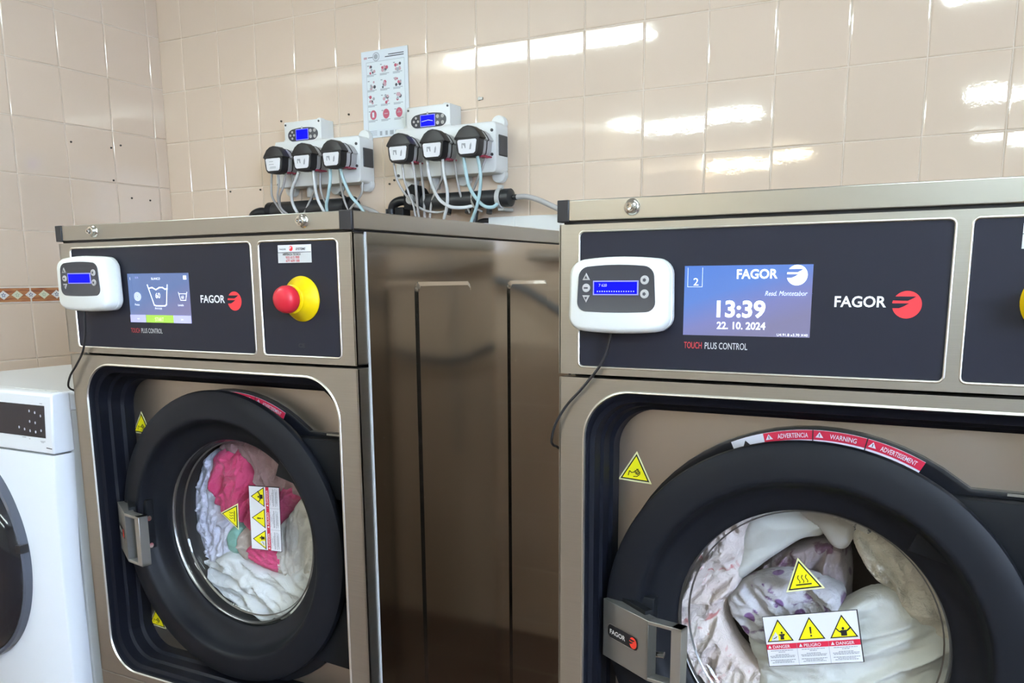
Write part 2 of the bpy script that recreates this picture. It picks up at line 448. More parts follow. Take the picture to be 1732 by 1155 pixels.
# ---------------------------------------------------------------- shared marks
def emblem(mb, fn, cx, cz, r, disc, bg):
    """disc with two swept stripes; fn(x,z,lift)"""
    n = 40
    mb.use(disc).poly([fn(cx+r*math.cos(2*PI*i/n), cz+r*math.sin(2*PI*i/n), 0) for i in range(n)])
    mb.use(bg)
    mb.poly([fn(cx+r*a, cz+r*b, 1) for a,b in ((-1.02,.30),(.05,.28),(.40,.46),(.60,.60),(-1.02,.60))])
    mb.poly([fn(cx+r*a, cz+r*b, 1) for a,b in ((-1.04,-.26),(-.52,-.26),(-.2,-.12),(.16,.10),(-1.04,.10))])
def fr(y):      # front-facing print plane
    return lambda x, z, l=0: (x, y-.0004*l, z)
def at(fn, x0, z0): return lambda u, v: fn(x0+u, z0+v, 0)
def warn_tri(mb, fn, cx, cz, w, icon, edge=True):
    """equilateral warning triangle, centre of base at cx,cz; fn(x,z,l)"""
    h = w*.88
    T = lambda s_, l: [fn(cx-w/2*s_, cz+h*(1-s_)*.36, l), fn(cx+w/2*s_, cz+h*(1-s_)*.36, l), fn(cx, cz+h*(1-s_)*.36+h*s_, l)]
    if edge: mb.use(STYE).poly(T(1,0)); mb.use(STK).poly(T(.86,1)); mb.use(STY).poly(T(.74,2))
    else: mb.use(STK).poly(T(1,1)); mb.use(STY).poly(T(.86,2))
    mb.use(STK)
    def P(pts, l=3): mb.poly([fn(cx+w*a, cz+w*b, l) for a,b in pts])
    def line(pts, t=.018, l=3):
        for (a,b),(c,d) in zip(pts, pts[1:]):
            L = math.hypot(c-a,d-b) or 1; nx, nz_ = -(d-b)/L*t/2, (c-a)/L*t/2
            P([(a-nx,b-nz_),(c-nx,d-nz_),(c+nx,d+nz_),(a+nx,b+nz_)], l)
    if icon == 'heat':
        P([(-.2,.15),(.2,.15),(.2,.185),(-.2,.185)])
        for k in (-.1,0,.1):
            line([(k+.02*math.sin(i*.9),.21+i*.026) for i in range(9)], .02)
    elif icon == 'hand':
        line([(-.2,.16),(-.17,.30),(-.12,.27)],.022); line([(-.16,.3),(-.1,.25),(-.02,.29),(.05,.36),(.09,.38)],.02)
        line([(-.02,.29),(.08,.22),(.12,.30),(.05,.34)],.02); line([(0,.25),(.1,.31)],.016); line([(.02,.22),(.13,.27)],.016); line([(.14,.32),(.14,.24),(.06,.16),(-.05,.15)],.02)
        line([(-.02,.33),(.07,.27)],.016); line([(.03,.38),(.12,.33)],.018)
    elif icon == 'bang':
        P([(-.035,.50),(.035,.50),(.022,.24),(-.022,.24)]); P([(-.03,.13),(.03,.13),(.03,.19),(-.03,.19)])
    elif icon == 'door':
        P([(.02,.08),(.16,.08),(.15,.2),(.2,.26),(.19,.30),(.13,.30),(.05,.30),(-.02,.29),(-.02,.26),(.03,.22)])
        P([(.09+.04*math.cos(i),.35+.045*math.sin(i)) for i in [k*PI/4 for k in range(8)]])
        mb.use(STW); P([(-.34,.05),(-.06,.05),(-.06,.25),(-.14,.40)]); mb.use(STG); line([(-.2+.08*math.cos(k*PI/5),.17+.09*math.sin(k*PI/5)) for k in range(11)],.02,4)
        mb.use(STK); line([(-.24,.14),(-.17,.16),(-.1,.22)],.03,4)
    elif icon == 'shock':
        P([(-.09,.08),(.12,.08),(.12,.24),(.17,.26),(.30,.38),(.27,.42),(.13,.30),(.06,.30),(-.06,.30),(-.13,.27),(-.24,.40),(-.28,.38),(-.16,.24),(-.09,.2)])
        P([(.0+.05*math.cos(i),.36+.055*math.sin(i)) for i in [k*PI/4 for k in range(8)]])
def danger_panel(mb, fn, w, h, kinds):
    """fn(u,v,l) with u along the panel, v up; origin lower corner"""
    mb.use(STK).poly([fn(0,0,0),fn(w,0,0),fn(w,h,0),fn(0,h,0)])
    e = .0008; mb.use(STW).poly([fn(e,e,1),fn(w-e*1.6,e,1),fn(w-e*1.6,h-e,1),fn(e,h-e,1)])
    mb.use(STR).poly([fn(e,h*.34,2),fn(w-e*1.6,h*.34,2),fn(w-e*1.6,h*.445,2),fn(e,h*.445,2)])
    c = w/3
    for i, (ic, word) in enumerate(kinds):
        warn_tri(mb, lambda a,b,l: fn(a,b,l+1), c*(i+.5), h*.49, h*.50, ic, False)
        mb.use(STW).poly([fn(c*i+c*.07,h*.365,3),fn(c*i+c*.18,h*.365,3),fn(c*i+c*.125,h*.43,3)])
        mb.text(word, lambda u,v: fn(c*i+c*.22+u, h*.362+v, 3), h*.062, .95, bold=.01)
        mb.use(STT)
        if i: mb.poly([fn(c*i-.0002,e,3),fn(c*i+.0002,e,3),fn(c*i+.0002,h*.445,3),fn(c*i-.0002,h*.445,3)])
        random.seed(i+4)
        for r, (zz, f0) in enumerate([(.305,.8),(.275,.25),(.225,.5),(.20,.9),(.175,.85),(.12,.9),(.095,.6),(.07,.8)]):
            L = f0*c*.9; x0 = c*(i+.5)-L/2; x = x0
            while x < x0+L:
                d = random.uniform(.0012,.0035); mb.poly([fn(x,h*zz,3),fn(min(x+d,x0+L),h*zz,3),fn(min(x+d,x0+L),h*(zz+.014),3),fn(x,h*(zz+.014),3)]); x += d+.0005

# ---------------------------------------------------------------- industrial washer
W = .6043
def washer(name, label, X0, Y0, door, zh, kind):
    t = Thing(name, label, 'washing machine', (X0,Y0,FL), (0,0,FL))
    CX, CZc, RS = door
    HX, HZ = .2985, -.3005
    cabinet_back = .86
    # cabinet shell
    mb = MB(); x0, x1 = .002, W-.001
    mb.box(x0, x1, .030, cabinet_back, FL+.06, FL+.075)
    mb.box(x0, x1, .030, cabinet_back, .168, .180)
    mb.box(x0, x1, cabinet_back-.006, cabinet_back, FL+.06, .18)
    mb.box(x0, x0+.006, .030, cabinet_back, FL+.06, .18)
    mb.box(.03,.06,.05,.8,FL,FL+.06); mb.box(W-.06,W-.03,.05,.8,FL,FL+.06)
    mb.build('cabinet', t, mat=SIDE)
    # right hand side panel with two raised fields
    def side(xs, sg, nm):
        mb = MB(); n = 10; dd = .0033*sg
        fields = [(.140,.302),(.424,.586)]
        ys = sorted(set([.0275,.09,.22,.363,.50,.65,.76,cabinet_back]+[v for f in fields for v in (f[0],f[0]+.006,f[1]-.006,f[1])]))
        top = .113; r = .016
        def hgt(y, z):
            for a,b in fields:
                if a <= y <= b:
                    cyy = min(max(y,a+r),b-r); czz = min(z, top-r)
                    d = r-math.hypot(y-cyy, max(z-czz,0)) if z > top-r else min(y-a,b-y)
                    return dd*max(0,min(1,d/.006))
            return 0
        zs = [FL+.06,-.5,-.2,0,.06]+[top-r+r*k/8 for k in range(9)]+[.15,.18]
        yy = sorted(set(ys+[f[0]+r*k/8 for f in fields for k in range(9)]+[f[1]-r*k/8 for f in fields for k in range(9)]))
        vs = [(xs+hgt(y,z), y, z) for z in zs for y in yy]; m_ = len(yy)
        mb.add(vs, [(j*m_+i, j*m_+i+1, (j+1)*m_+i+1, (j+1)*m_+i) for j in range(len(zs)-1) for i in range(m_-1)])
        mb.build(nm, t, mat=SIDE, smooth=6)
    side(W+.0002, 1, 'side_panel')
    side(-.0002, -1, 'side_panel')
    MB().box(W-.0005,W+.0018,.0255,.0280,FL+.06,.180).build('seam_strip', t, mat=SEAMW)
    # lid
    mb = MB(); mb.box(.0, W+.002, -.003, cabinet_back+.004, .1825, .2065)
    lid = mb.build('lid', t, mat=LIDM, bevel=.0012)
    MB().box(.004, W-.004, .004, cabinet_back, .1795, .183).build('lid_gasket', t, parent=lid, mat=CAPB)
    for a, b in ((-.0015,.0135),(W-.0175,W+.0035)):
        MB().box(a, b, -.0048, .010 if a < .1 else .0005, .1815, .2070).build('corner_cap', t, parent=lid, mat=CAPB, bevel=.001, label='black plastic corner cap')
    for xx in (.092,.524):
        mb = MB(); mb.lathe([(0,-.012),(.0045,-.012),(.005,-.0105),(.0068,-.0100),(.0072,-.006),(.009,-.005),(.0098,-.003)],(xx,0,.1955),24)
        mb.lathe([(.002,-.0122),(.0022,-.0145),(.0036,-.0147),(.0040,-.0122)],(xx,0,.1955),16)
        lo = mb.build('lid_lock', t, parent=lid, mat=CHROME, label='chrome lock')
    # control panel: stainless frame with two windows
    fy = -.0012
    w1 = rrect(.0262,.4226,.0118,.1702,.006,5); w2 = rrect(.4378,.5788,.0118,.1702,.006,5)
    out = [(0,.0022),(W,.0022),(W,.1788),(0,.1788)]
    mb = MB(); mb.holed(out, [w1,w2], fy, fy+.004)
    mb.box(W-.003,W,fy,.0262,.0022,.1788); mb.box(0,.003,fy,.0262,.0022,.1788)
    mb.box(0,W,fy+.001,.026,.0022,.005); mb.box(0,W,fy+.001,.026,.176,.1788)
    for wv in (w1,w2):     # rolled bright rim
        mb.use(FRAME_EDGE) if False else None
    cp = mb.use(STEEL).build('control_panel', t, mat=STEEL, bevel=.0009)
    mb = MB()
    for wv in (w1,w2):
        L = []
        for dd, yy in ((-.0017,fy-.0001),(-.0010,fy-.0010),(.0002,fy-.0010),(.0011,fy+.0012)):
            L.append([(x,yy,z) for x,z in inset(wv,dd)])
        mb.loft(L,(False,False))
    mb.build('rolled_rim', t, parent=cp, mat=FRAME_EDGE, smooth=70)
    y = .0006
    fa = MB().box(.024,.425,y,.004,.010,.172).build('fascia', t, mat=FASC)
    sp = MB().box(.436,.581,y,.004,.010,.172).build('service_panel', t, mat=FASC)
    P = fr(y-.0003)
    mb = FB(); mb.use(WHT).text('FAGOR', at(P,.3155,.0853), .0112, bold=.022, fit=.0498)
    emblem(mb, P, .3845, .0878, .0137, LOGOR, FASC)
    mb.build('brand_mark', t, parent=fa, smooth=0)
    mb = FB(); mb.use(TXTR).text('TOUCH', at(P,.1560,.0375), .0076, bold=.004, fit=.0205)
    mb.use(TXTG).text('PLUS CONTROL', at(P,.1800,.0375), .0076, bold=.004, fit=.0475)
    mb.build('model_lettering', t, parent=fa, smooth=0)
    # emergency stop
    ex, ez = .5135, .0915
    mb = MB(); mb.lathe([(.0,-.0),(.0305,-.0),(.0312,-.002),(.030,-.0045),(.020,-.016),(.0195,-.021),(.0175,-.0225),(.0,-.0225)],(ex,y,ez),48)
    es = mb.build('emergency_stop', t, mat=ESY, label='yellow emergency stop collar with red button')
    mb = MB(); mb.lathe([(0,-.0215),(.0150,-.0215),(.0155,-.024),(.0180,-.026),(.0188,-.029),(.0185,-.036),(.0165,-.041),(.011,-.0445),(.005,-.0455),(0,-.0457)],(ex,y,ez),40)
    mb.build('stop_button', t, parent=es, mat=ESR, label='red mushroom button')
    if kind == 'L': st0, st1, sz0, sz1 = .4735, .5335, .1405, .1648
    else: st0, st1, sz0, sz1 = .4795, .5385, .1405, .1640
    mb = FB(); q = lambda a,b,c,d,l: mb.poly([P(a,c,l),P(b,c,l),P(b,d,l),P(a,d,l)])
    ws, hs = st1-st0, sz1-sz0
    mb.use(STW); q(st0,st1,sz0,sz1,1); mb.use(STG); q(st0,st1,sz0,sz0+hs*.57,2); mb.use(STK); q(st0,st1,sz0+hs*.57,sz0+hs*.60,3)
    mb.use(STK).text('FAGOR', lambda u,v: P(st0+.003+u,sz0+hs*.72+v,2), .0022, 1.2, bold=.02)
    emblem(mb, lambda a,b,l: P(a,b,2+l), st0+ws*.40, sz0+hs*.80, .0035, LOGOR, STW)
    mb.use(STK).text('SYSTEMS', lambda u,v: P(st0+ws*.54+u,sz0+hs*.70+v,2), .0032, 1.0, bold=.03, italic=.3)
    mb.text('ASISTENCIA TECNICA', lambda u,v: P(st0+ws*.15+u,sz0+hs*.42+v,3), .0030, .80, bold=.02)
    mb.use(TXTR).text('955 615 900', lambda u,v: P(st0+ws*.24+u,sz0+hs*.24+v,3), .0034, 1.05, bold=.02)
    mb.text('677 609 188', lambda u,v: P(st0+ws*.24+u,sz0+hs*.05+v,3), .0034, 1.05, bold=.02)
    mb.build('service_sticker', t, parent=sp, smooth=0, label='white service sticker with red numbers')
    FB().use(STK).text('CE', lambda u,v: P(.502+u,.0245+v,1), .0055, 1.3, bold=.05).build('embossed_mark', t, parent=sp, smooth=0)
    # touch screen
    a0, a1, b0, b1 = (.1545,.2925,.0525,.1290) if kind == 'R' else (.1580,.2935,.0540,.1290)
    sw, sh = a1-a0, b1-b0
    m = bpy.data.materials.new('screen_gradient_'+('clock' if kind == 'R' else 'programme')); m.use_nodes = True
    bs = bsdf(m); bs.inputs['Base Color'].default_value = (.01,.01,.02,1); bs.inputs['Roughness'].default_value = .15
    tc = nd(m,'ShaderNodeTexCoord'); gr = nd(m,'ShaderNodeTexGradient'); mp = nd(m,'ShaderNodeMapping'); mp.inputs['Rotation'].default_value = (0,0,0)
    sx_ = nd(m,'ShaderNodeSeparateXYZ'); mth = nd(m,'ShaderNodeMath'); mth.operation = 'MULTIPLY_ADD'; mth.inputs[1].default_value = .55; 
    lk(m,tc.outputs['Generated'],sx_.inputs[0]); lk(m,sx_.outputs['X'],mth.inputs[0])
    inv = nd(m,'ShaderNodeMath'); inv.operation = 'MULTIPLY'; inv.inputs[1].default_value = -.9; lk(m,sx_.outputs['Z'],inv.inputs[0]); lk(m,inv.outputs[0],mth.inputs[2])
    st_ = [(.0,(.10,.26,.80)),(.35,(.13,.28,.78)),(.7,(.24,.27,.60)),(1,(.26,.26,.45))] if kind == 'R' else [(0,(.14,.23,.50)),(.5,(.15,.24,.50)),(1,(.24,.24,.45))]
    ad = nd(m,'ShaderNodeMath'); ad.operation = 'ADD'; ad.inputs[1].default_value = .75; lk(m,mth.outputs[0],ad.inputs[0])
    ramp_color(m, ad.outputs[0], st_, 'Emission Color'); bs.inputs['Emission Strength'].default_value = .95
    mb = MB().use(m).box(a0,a1,y-.0004,y+.001,b0,b1)
    Q = fr(y-.0007); lerp = lambda u,v,l=0: Q(a0+sw*u, b0+sh*v, l)
    T = lambda s_,u,v,h,sx,al='LEFT',bo=0,it=0,mt=WHTE: mb.use(mt).text(s_, lambda p,q_: Q(a0+sw*u+p,b0+sh*v+q_,2), h, sx, al, bo, it)
    TF = lambda s_,u,v,h,wd,bo=0,it=0,mt=WHTE: mb.use(mt).text(s_, lambda p,q_: Q(a0+sw*u+p,b0+sh*v+q_,2), h, bold=bo, italic=it, fit=wd)
    def stroke(pts, th, mt=WHTE):
        mb.use(mt)
        for (p,q_),(r,s_) in zip(pts, pts[1:]):
            L = math.hypot((r-p)*sw,(s_-q_)*sh) or 1; nx, nz_ = -(s_-q_)*sh/L*th/2/sw, (r-p)*sw/L*th/2/sh
            ex_, ez_ = (r-p)*sw/L*th/2/sw, (s_-q_)*sh/L*th/2/sh
            mb.poly([lerp(p-nx-ex_,q_-nz_-ez_,2),lerp(r-nx+ex_,s_-nz_+ez_,2),lerp(r+nx+ex_,s_+nz_+ez_,2),lerp(p+nx-ex_,q_+nz_-ez_,2)])
    if kind == 'R':
        TF('13:39',.275,.275,.0180,.0530,.03); TF('22. 10. 2024',.280,.10,.0080,.0530,.02)
        TF('FAGOR',.425,.815,.0100,.0435,.025); TF('Resd. Montetabor',.65,.575,.0052,.0440,.0,.3,mat('screen_pale',(.6,.7,1),.4,emit=(.50,.62,1),es=.8))
        T('2',.075,.72,.0085,1.1); TF('U4.91.8 x3.70 X40',.755,.015,.0028,.0320)
        stroke([(.03,.97),(.03,.70),(.15,.70),(.15,.97)],.0005,mat('screen_pale',(.6,.7,1)))
        emblem(mb, lambda a,b,l: Q(a,b,1+l), a0+sw*.885, b0+sh*.855, .0107, WHTE, m)
    else:
        big = [(.335,.765),(.425,.36),(.45,.345),(.60,.345),(.625,.37),(.66,.765)]
        stroke(big,.0018); stroke([(.36,.70),(.41,.715),(.47,.67),(.53,.715),(.58,.715),(.62,.68),(.655,.69)],.0018)
        T('60',.495,.50,.0085,.95,'CENTER',.01)
        T('P>1>1H',.49,.265,.0036,.9,'CENTER'); T('BLANCO',.48,.87,.0036,1,'CENTER')
        for k in range(3):
            stroke([(.155+.018*(k+1)*math.cos(i*.5)*1.0,.53+.028*(k+1)*math.sin(i*.5)) for i in range(14)],.0007)
        T('Prelav.',.10,.345,.0032,1); T('Lavado',.81,.345,.0032,1)
        stroke([(.83,.62),(.86,.46),(.94,.46),(.965,.62)],.0011); stroke([(.84,.59),(.955,.59)],.0009); T('60',.87,.49,.0050,.85)
        mb.use(SCRD).poly([lerp(0,0,1),lerp(.27,0,1),lerp(.27,.155,1),lerp(0,.155,1)]); mb.poly([lerp(.72,0,1),lerp(1,0,1),lerp(1,.155,1),lerp(.72,.155,1)])
        mb.use(GREENB).poly([lerp(.26,0,1),lerp(.72,0,1),lerp(.72,.155,1),lerp(.26,.155,1)])
        T('START',.49,.03,.0062,.78,'CENTER',mt=GRNT); T('<<',.12,.05,.0034,1); T('>>',.84,.05,.0034,1)
        T('1',.04,.87,.0045,1); T('0:36',.14,.9,.003,1,mt=SCRD)
        mb.use(WHTE).poly([lerp(.92,.87,1),lerp(.97,.87,1),lerp(.97,.95,1),lerp(.92,.95,1)])
    mb.build('touch_screen', t, smooth=0)
    # front panel with the door recess
    rx0, rx1, rz0, rz1, rr = .0335, .5695, -.5545, -.0170, .060
    rec = rrect(rx0,rx1,rz0,rz1,rr,14)
    mb = MB(); mb.holed([(0,-.5665),(W,-.5665),(W,-.0020),(0,-.0020)], [rec], 0, .004)
    mb.box(W-.003,W,0,.0262,-.5665,-.002); mb.box(0,.003,0,.0262,-.5665,-.002); mb.box(0,W,.001,.026,-.0045,-.002)
    fp = mb.build('front_panel', t, mat=STEEL, bevel=.0010)
    mb = MB(); L = []
    for dd, yy in ((-.0022,-.0001),(-.0012,-.0013),(.0004,-.0015),(.0016,.0010)): L.append([(x,yy,z) for x,z in inset(rec,dd)])
    mb.loft(L,(False,False)); mb.build('rolled_rim', t, parent=fp, mat=FRAME_EDGE, smooth=70)
    # black moulded recess trim
    mb = MB(); L = []
    prof = [(.0014,.0010,0),(.003,.0030,0),(.004,.010,.3),(.009,.013,.3),(.0095,.030,.5),(.0125,.034,.6),(.0130,.052,.8),(.0165,.057,.9),(.0175,.0750,1)]
    def trimloop(dd, yy, k):
        o = rrect(rx0+dd,rx1-dd,rz0+dd*1.2,rz1-dd-.012*k,rr-dd*.5,14); return [(x,yy,z) for x,z in o]
    for i,(dd,yy,k) in enumerate(prof): L.append(trimloop(dd,yy,k))
    mb.loft(L,(False,False)); mb.use(GLOSSB)
    mb.build('recess_trim', t, mat=GASK, smooth=30)
    # inner stainless bulkhead
    mb = MB(); inr = rrect(rx0+.012,rx1-.012,rz0+.012,rz1-.024,rr-.01,14)
    mb.holed(inr, [circ(CX,CZc,.200)], .0752, .0775)
    ip = mb.build('bulkhead', t, mat=INNER)
    for sx, sz, icon, ht in ((.0730 if kind == 'R' else .0680,-.1425 if kind == 'R' else -.1445,'hand',.0460),(.0650,-.5010,'hand',.0455)):
        mb = FB(); pr = fr(.0747)
        ro = math.radians(-3)
        warn_tri(mb, lambda a,b,l: pr(sx+(a*math.cos(ro)-b*math.sin(ro)), sz+(a*math.sin(ro)+b*math.cos(ro)), l), 0, 0, ht, icon)
        mb.build('warning_sticker', t, parent=ip, smooth=0, label='yellow triangle warning sticker')
    # hinge plate and hub lip behind the door
    rh = .2475
    def hub(off):
        p = [(.560,-.1085-off),(.4560-off*.3,-.1085-off)]
        a0_, a1_ = math.radians(53), math.radians(312)
        for i in range(49):
            a = a0_+(a1_-a0_)*i/48; p.append((HX+(rh-off)*math.cos(a), HZ+(rh-off)*math.sin(a)))
        p += [(.4560,-.4780+off),(.560,-.4780+off)]
        return p
    mb = MB(); mb.loft([[(x,.0750,z) for x,z in hub(0)],[(x,.0670,z) for x,z in hub(.0005)],[(x,.0660,z) for x,z in hub(.0035)],[(x,.0660,z) for x,z in hub(.005)]],(False,False))
    mb.holed(hub(.005), [circ(CX,CZc,.200)], .0660)
    hp = mb.build('hinge_plate', t, mat=GLOSSB, smooth=30)
    mb = MB()
    mb.prism_y([(.425,-.1155),(.566,-.1165),(.566,-.205),(.500,-.205),(.40,-.18)], .046, .074, .0015)
    mb.prism_y([(.500,-.365),(.566,-.365),(.566,-.4745),(.470,-.4700),(.43,-.44)], .046, .074, .0015)
    mb.prism_y([(.520,-.21),(.548,-.21),(.548,-.36),(.520,-.36)], .055, .074, .002)
    mb.build('hinge_block', t, parent=hp, mat=BLACKP)
    MB().box(.490,.530,.0648,.0662,-.1125,-.1098).use(CHROME).build('hinge_clip', t, parent=hp, mat=SATIN)
    # drum
    mb = MB(); c = (CX,0,CZc)
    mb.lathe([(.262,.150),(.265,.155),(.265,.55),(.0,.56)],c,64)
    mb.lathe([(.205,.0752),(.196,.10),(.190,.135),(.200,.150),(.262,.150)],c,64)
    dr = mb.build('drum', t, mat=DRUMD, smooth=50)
    for a in (4,124,244):
        mb = MB(); a = math.radians(a); u = Vector((math.cos(a),0,math.sin(a))); v = Vector((-u.z,0,u.x)); b = Vector(c)
        L = []
        for yy in (.17,.53): L.append([tuple(b+u*r+v*s_+Vector((0,yy,0))) for r,s_ in ((.264,-.035),(.22,-.012),(.212,0),(.22,.012),(.264,.035))])
        mb.loft(L); mb.build('drum_lifter', t, parent=dr, mat=LIFT)
    # door
    c = (CX,0,CZc)
    mb = MB()
    prof = [(.222,.0635),(.2300,.0630),(.2330,.0480),(.2415,.0450),(.2440,.0410),(.2446,.0350),(.2430,.0310),(.2385,.0285),(.2250,.0255),(.2050,.0228),(.2010,.0228),(.1985,.0240),(.1965,.0270),(.1930,.0370),(.1895,.0440),(.1850,.0490),(.1760,.0535),(.1660,.0570),(.1600,.0590),(.1575,.0620),(.1570,.0680),(.166,.075),(.19,.078)]
    prof = [(r*RS if r > .17 else r, q_) for r,q_ in prof]
    mb.lathe(prof,c,112)
    dm = mb.build('door', t, mat=RINGP, smooth=35, label='round black door frame')
    c = (CX,0,CZc+.004)
    mb = MB(); mb.lathe([(.1555,.0640),(.1535,.0665),(.1520,.0705),(.1485,.0790),(.1435,.0855),(.1370,.0890),(.1280,.0906),(.1150,.0910),(.0,.0910)],c,80)
    mb.build('door_glass', t, parent=dm, mat=GLASS, smooth=60)
    mb = MB(); mb.lathe([(.1572,.0625),(.1560,.0618),(.1545,.0630),(.1535,.0665)],c,80); mb.lathe([(.1478,.0790),(.1488,.0785),(.1490,.0798),(.1470,.0812)],c,80)
    mb.build('glass_rim', t, parent=dm, mat=DARKCH, smooth=60)
    mb = MB(); mb.lathe([(.160,.066),(.170,.085),(.176,.12),(.172,.128),(.180,.134),(.190,.134)],c,64)
    mb.build('door_seal', t, parent=dm, mat=RUBB, smooth=50)
    # warning band wrapped over the rim behind the door frame
    R_ = .2370
    def band(u, v, l=0):   # u: degrees clockwise from the top, v: 0 inner edge .. 1 outer edge
        a = math.radians(90-u); r = .2300+.0138*v
        return (HX+r*math.cos(a), .0655-.0003*l, HZ+r*math.sin(a))
    mb = FB()
    def arc(u0,u1,v0,v1,mt,l):
        mb.use(mt); n = max(2,int(abs(u1-u0)/2))
        for i in range(n):
            a,b = u0+(u1-u0)*i/n, u0+(u1-u0)*(i+1)/n
            mb.quad(band(a,v0,l),band(b,v0,l),band(b,v1,l),band(a,v1,l))
    arc(-24.5,27.3,0,1,STW,0); arc(-15.2,27.3,.18,.97,STR,1)
    for u in (-1.8,12.2): arc(u-.15,u+.15,0,1,STK,2)
    for u0, word, wd, off in ((-14.6,'ADVERTENCIA',.0345,3.2),(-.9,'WARNING',.0290,3.6),(13.0,'ADVERTISSEMENT',.0400,3.0)):
        mb.use(STW).poly([band(u0-.2,.38,2),band(u0+1.9,.38,2),band(u0+.85,.85,2)])
        mb.use(STK).poly([band(u0+.75,.45,3),band(u0+.95,.45,3),band(u0+.95,.7,3),band(u0+.75,.7,3)])
        mb.use(STW).text(word, lambda u,v: band(u0+off+u/R_*180/PI, (.36+v/.0138), 2), .0056, bold=.01, fit=wd)
    mb.use(STK).poly([band(-21.5,.3,1),band(-19.5,.3,1),band(-20.5,.75,1)])
    mb.build('warning_band', t, parent=hp, smooth=0, label='red and white warning band over the rim')
    # stickers on the glass
    SMOUNT = .0900
    if kind == 'R': A, B_, C3 = Vector((.2505,-.3661)), Vector((.3608,-.3365)), Vector((.2385,-.3018)); tri = (Vector((.2889,-.2586)), Vector((.0457,.0131)).normalized())
    else: A, B_, C3 = Vector((.3632,-.3207)), Vector((.3651,-.2113)), Vector((.2956,-.3246)); tri = (Vector((.2700,-.2727)), Vector((.0020,.0440)).normalized())
    U_ = (B_-A).normalized(); ww = (B_-A).length; V_ = (C3-A).normalized(); hh = (C3-A).length
    mb = FB(); danger_panel(mb, lambda u,v,l: (A.x+U_.x*u+V_.x*v, SMOUNT-.0004*l, A.y+U_.y*u+V_.y*v), ww, hh, [('door','DANGER'),('bang','PELIGRO'),('shock','DANGER')])
    mb.build('danger_sticker', t, parent=dm, smooth=0, label='white sticker with three yellow danger triangles')
    mb = FB(); Uc = tri[1]; Vc = Vector((-Uc.y, Uc.x)); 
    warn_tri(mb, lambda a,b,l: (tri[0].x+Uc.x*a+Vc.x*b, SMOUNT-.0004*l, tri[0].y+Uc.y*a+Vc.y*b), 0, 0, .0470, 'heat')
    mb.build('hot_surface_sticker', t, parent=dm, smooth=0, label='yellow hot surface triangle')
    # handle: plate that swings out from the door edge, then an open loop
    zt, zb = zh
    A = Vector((.0520,.0245)); B = Vector((.1290,-.0220)); C_ = Vector((.1725,-.0300))
    d1 = (B-A).normalized(); n1 = Vector((d1.y,-d1.x)); n1 = n1 if n1.y > 0 else -n1   # towards the machine
    th = .016
    def slab(a, b, z0, z1, na, nb, th_=th):
        return [(a.x,a.y,z0),(b.x,b.y,z0),(b.x+nb.x*th_,b.y+nb.y*th_,z0),(a.x+na.x*th_,a.y+na.y*th_,z0)], [(a.x,a.y,z1),(b.x,b.y,z1),(b.x+nb.x*th_,b.y+nb.y*th_,z1),(a.x+na.x*th_,a.y+na.y*th_,z1)]
    d2 = (C_-B).normalized(); n2 = Vector((d2.y,-d2.x)); n2 = n2 if n2.y > 0 else -n2
    nm = (n1+n2).normalized()
    mb = MB()
    for a,b,z0,z1,na,nb in ((A,B,zb,zt,n1,nm),(B,C_,zt-.0045,zt,nm,n2),(B,C_,zb,zb+.0045,nm,n2),(C_-d2*.0135,C_,zb,zt,n2,n2),(B-d1*.004,B,zb,zt,n1,nm)):
        l0, l1 = slab(a,b,z0,z1,na,nb); mb.loft([l0,l1])
    hd = mb.build('door_handle', t, mat=SATIN, bevel=.0014, smooth=50, label='silver folding door handle')
    plen = (B-A).length; ph = zt-zb
    HP = lambda u, v, l=0: (A.x+d1.x*u-n1.x*.0005*(l+1), A.y+d1.y*u-n1.y*.0005*(l+1), zb+v)
    bx0, bx1, bz0, bz1 = plen*.13, plen*.80, ph*.40, ph*.62
    mb = FB(); rr_ = rrect(bx0,bx1,bz0,bz1,.006,6)
    mb.use(FRAME_EDGE).poly([HP(a,b,0) for a,b in inset(rr_,-.0011)]); mb.use(CAPB).poly([HP(a,b,1) for a,b in rr_])
    mb.use(WHT).text('FAGOR', lambda u,v: HP(bx0+.0050+u, (bz0+bz1)/2-.0032+v, 2), .0062, bold=.02, fit=(bx1-bx0)*.52)
    emblem(mb, lambda a,b,l: HP(a,b,2+l), bx1-.0085, (bz0+bz1)/2, .0072, mat('badge_red',(.8,.05,.03),.3,emit=(.9,.05,.02),es=.1), CAPB)
    mb.build('handle_badge', t, parent=hd, smooth=0, label='black badge with red disc')
    mb = MB()
    mb.prism_y([(.056,zb+.006),(.118,zb+.006),(.118,zt+.008),(.060,zt+.012)], .0315, .045, .003)
    l0, l1 = slab(A+Vector((.010,.012)),B+Vector((-.010,.016)),zb+.004,zt+.005,n1,n1,.012); mb.loft([l0,l1])
    mb.build('handle_bracket', t, parent=hd, mat=BLACKP, bevel=.001)
    for zz in (zb+.018, zt-.018): MB().cyl(.0045,(.126,.020,zz),(.136,.020,zz),12).build('hinge_pin', t, parent=hd, mat=CHROME)
    # kick panel
    mb = MB(); mb.box(0,W,0,.0262,FL+.07,-.5680); mb.build('kick_panel', t, mat=STEEL, bevel=.001)
    # screw heads on the trim
    return t
mL = washer('washing_machine', 'stainless industrial washing machine holding pink and white laundry, next to the white household washer', 0, 0, (.2985,-.2920,.985), (-.2570,-.3400), 'L')
mR = washer('washing_machine', 'stainless industrial washing machine whose touch screen shows the time 13:39', XR, YR, (.2960,-.3090,1.0), (-.2880,-.3650), 'R')
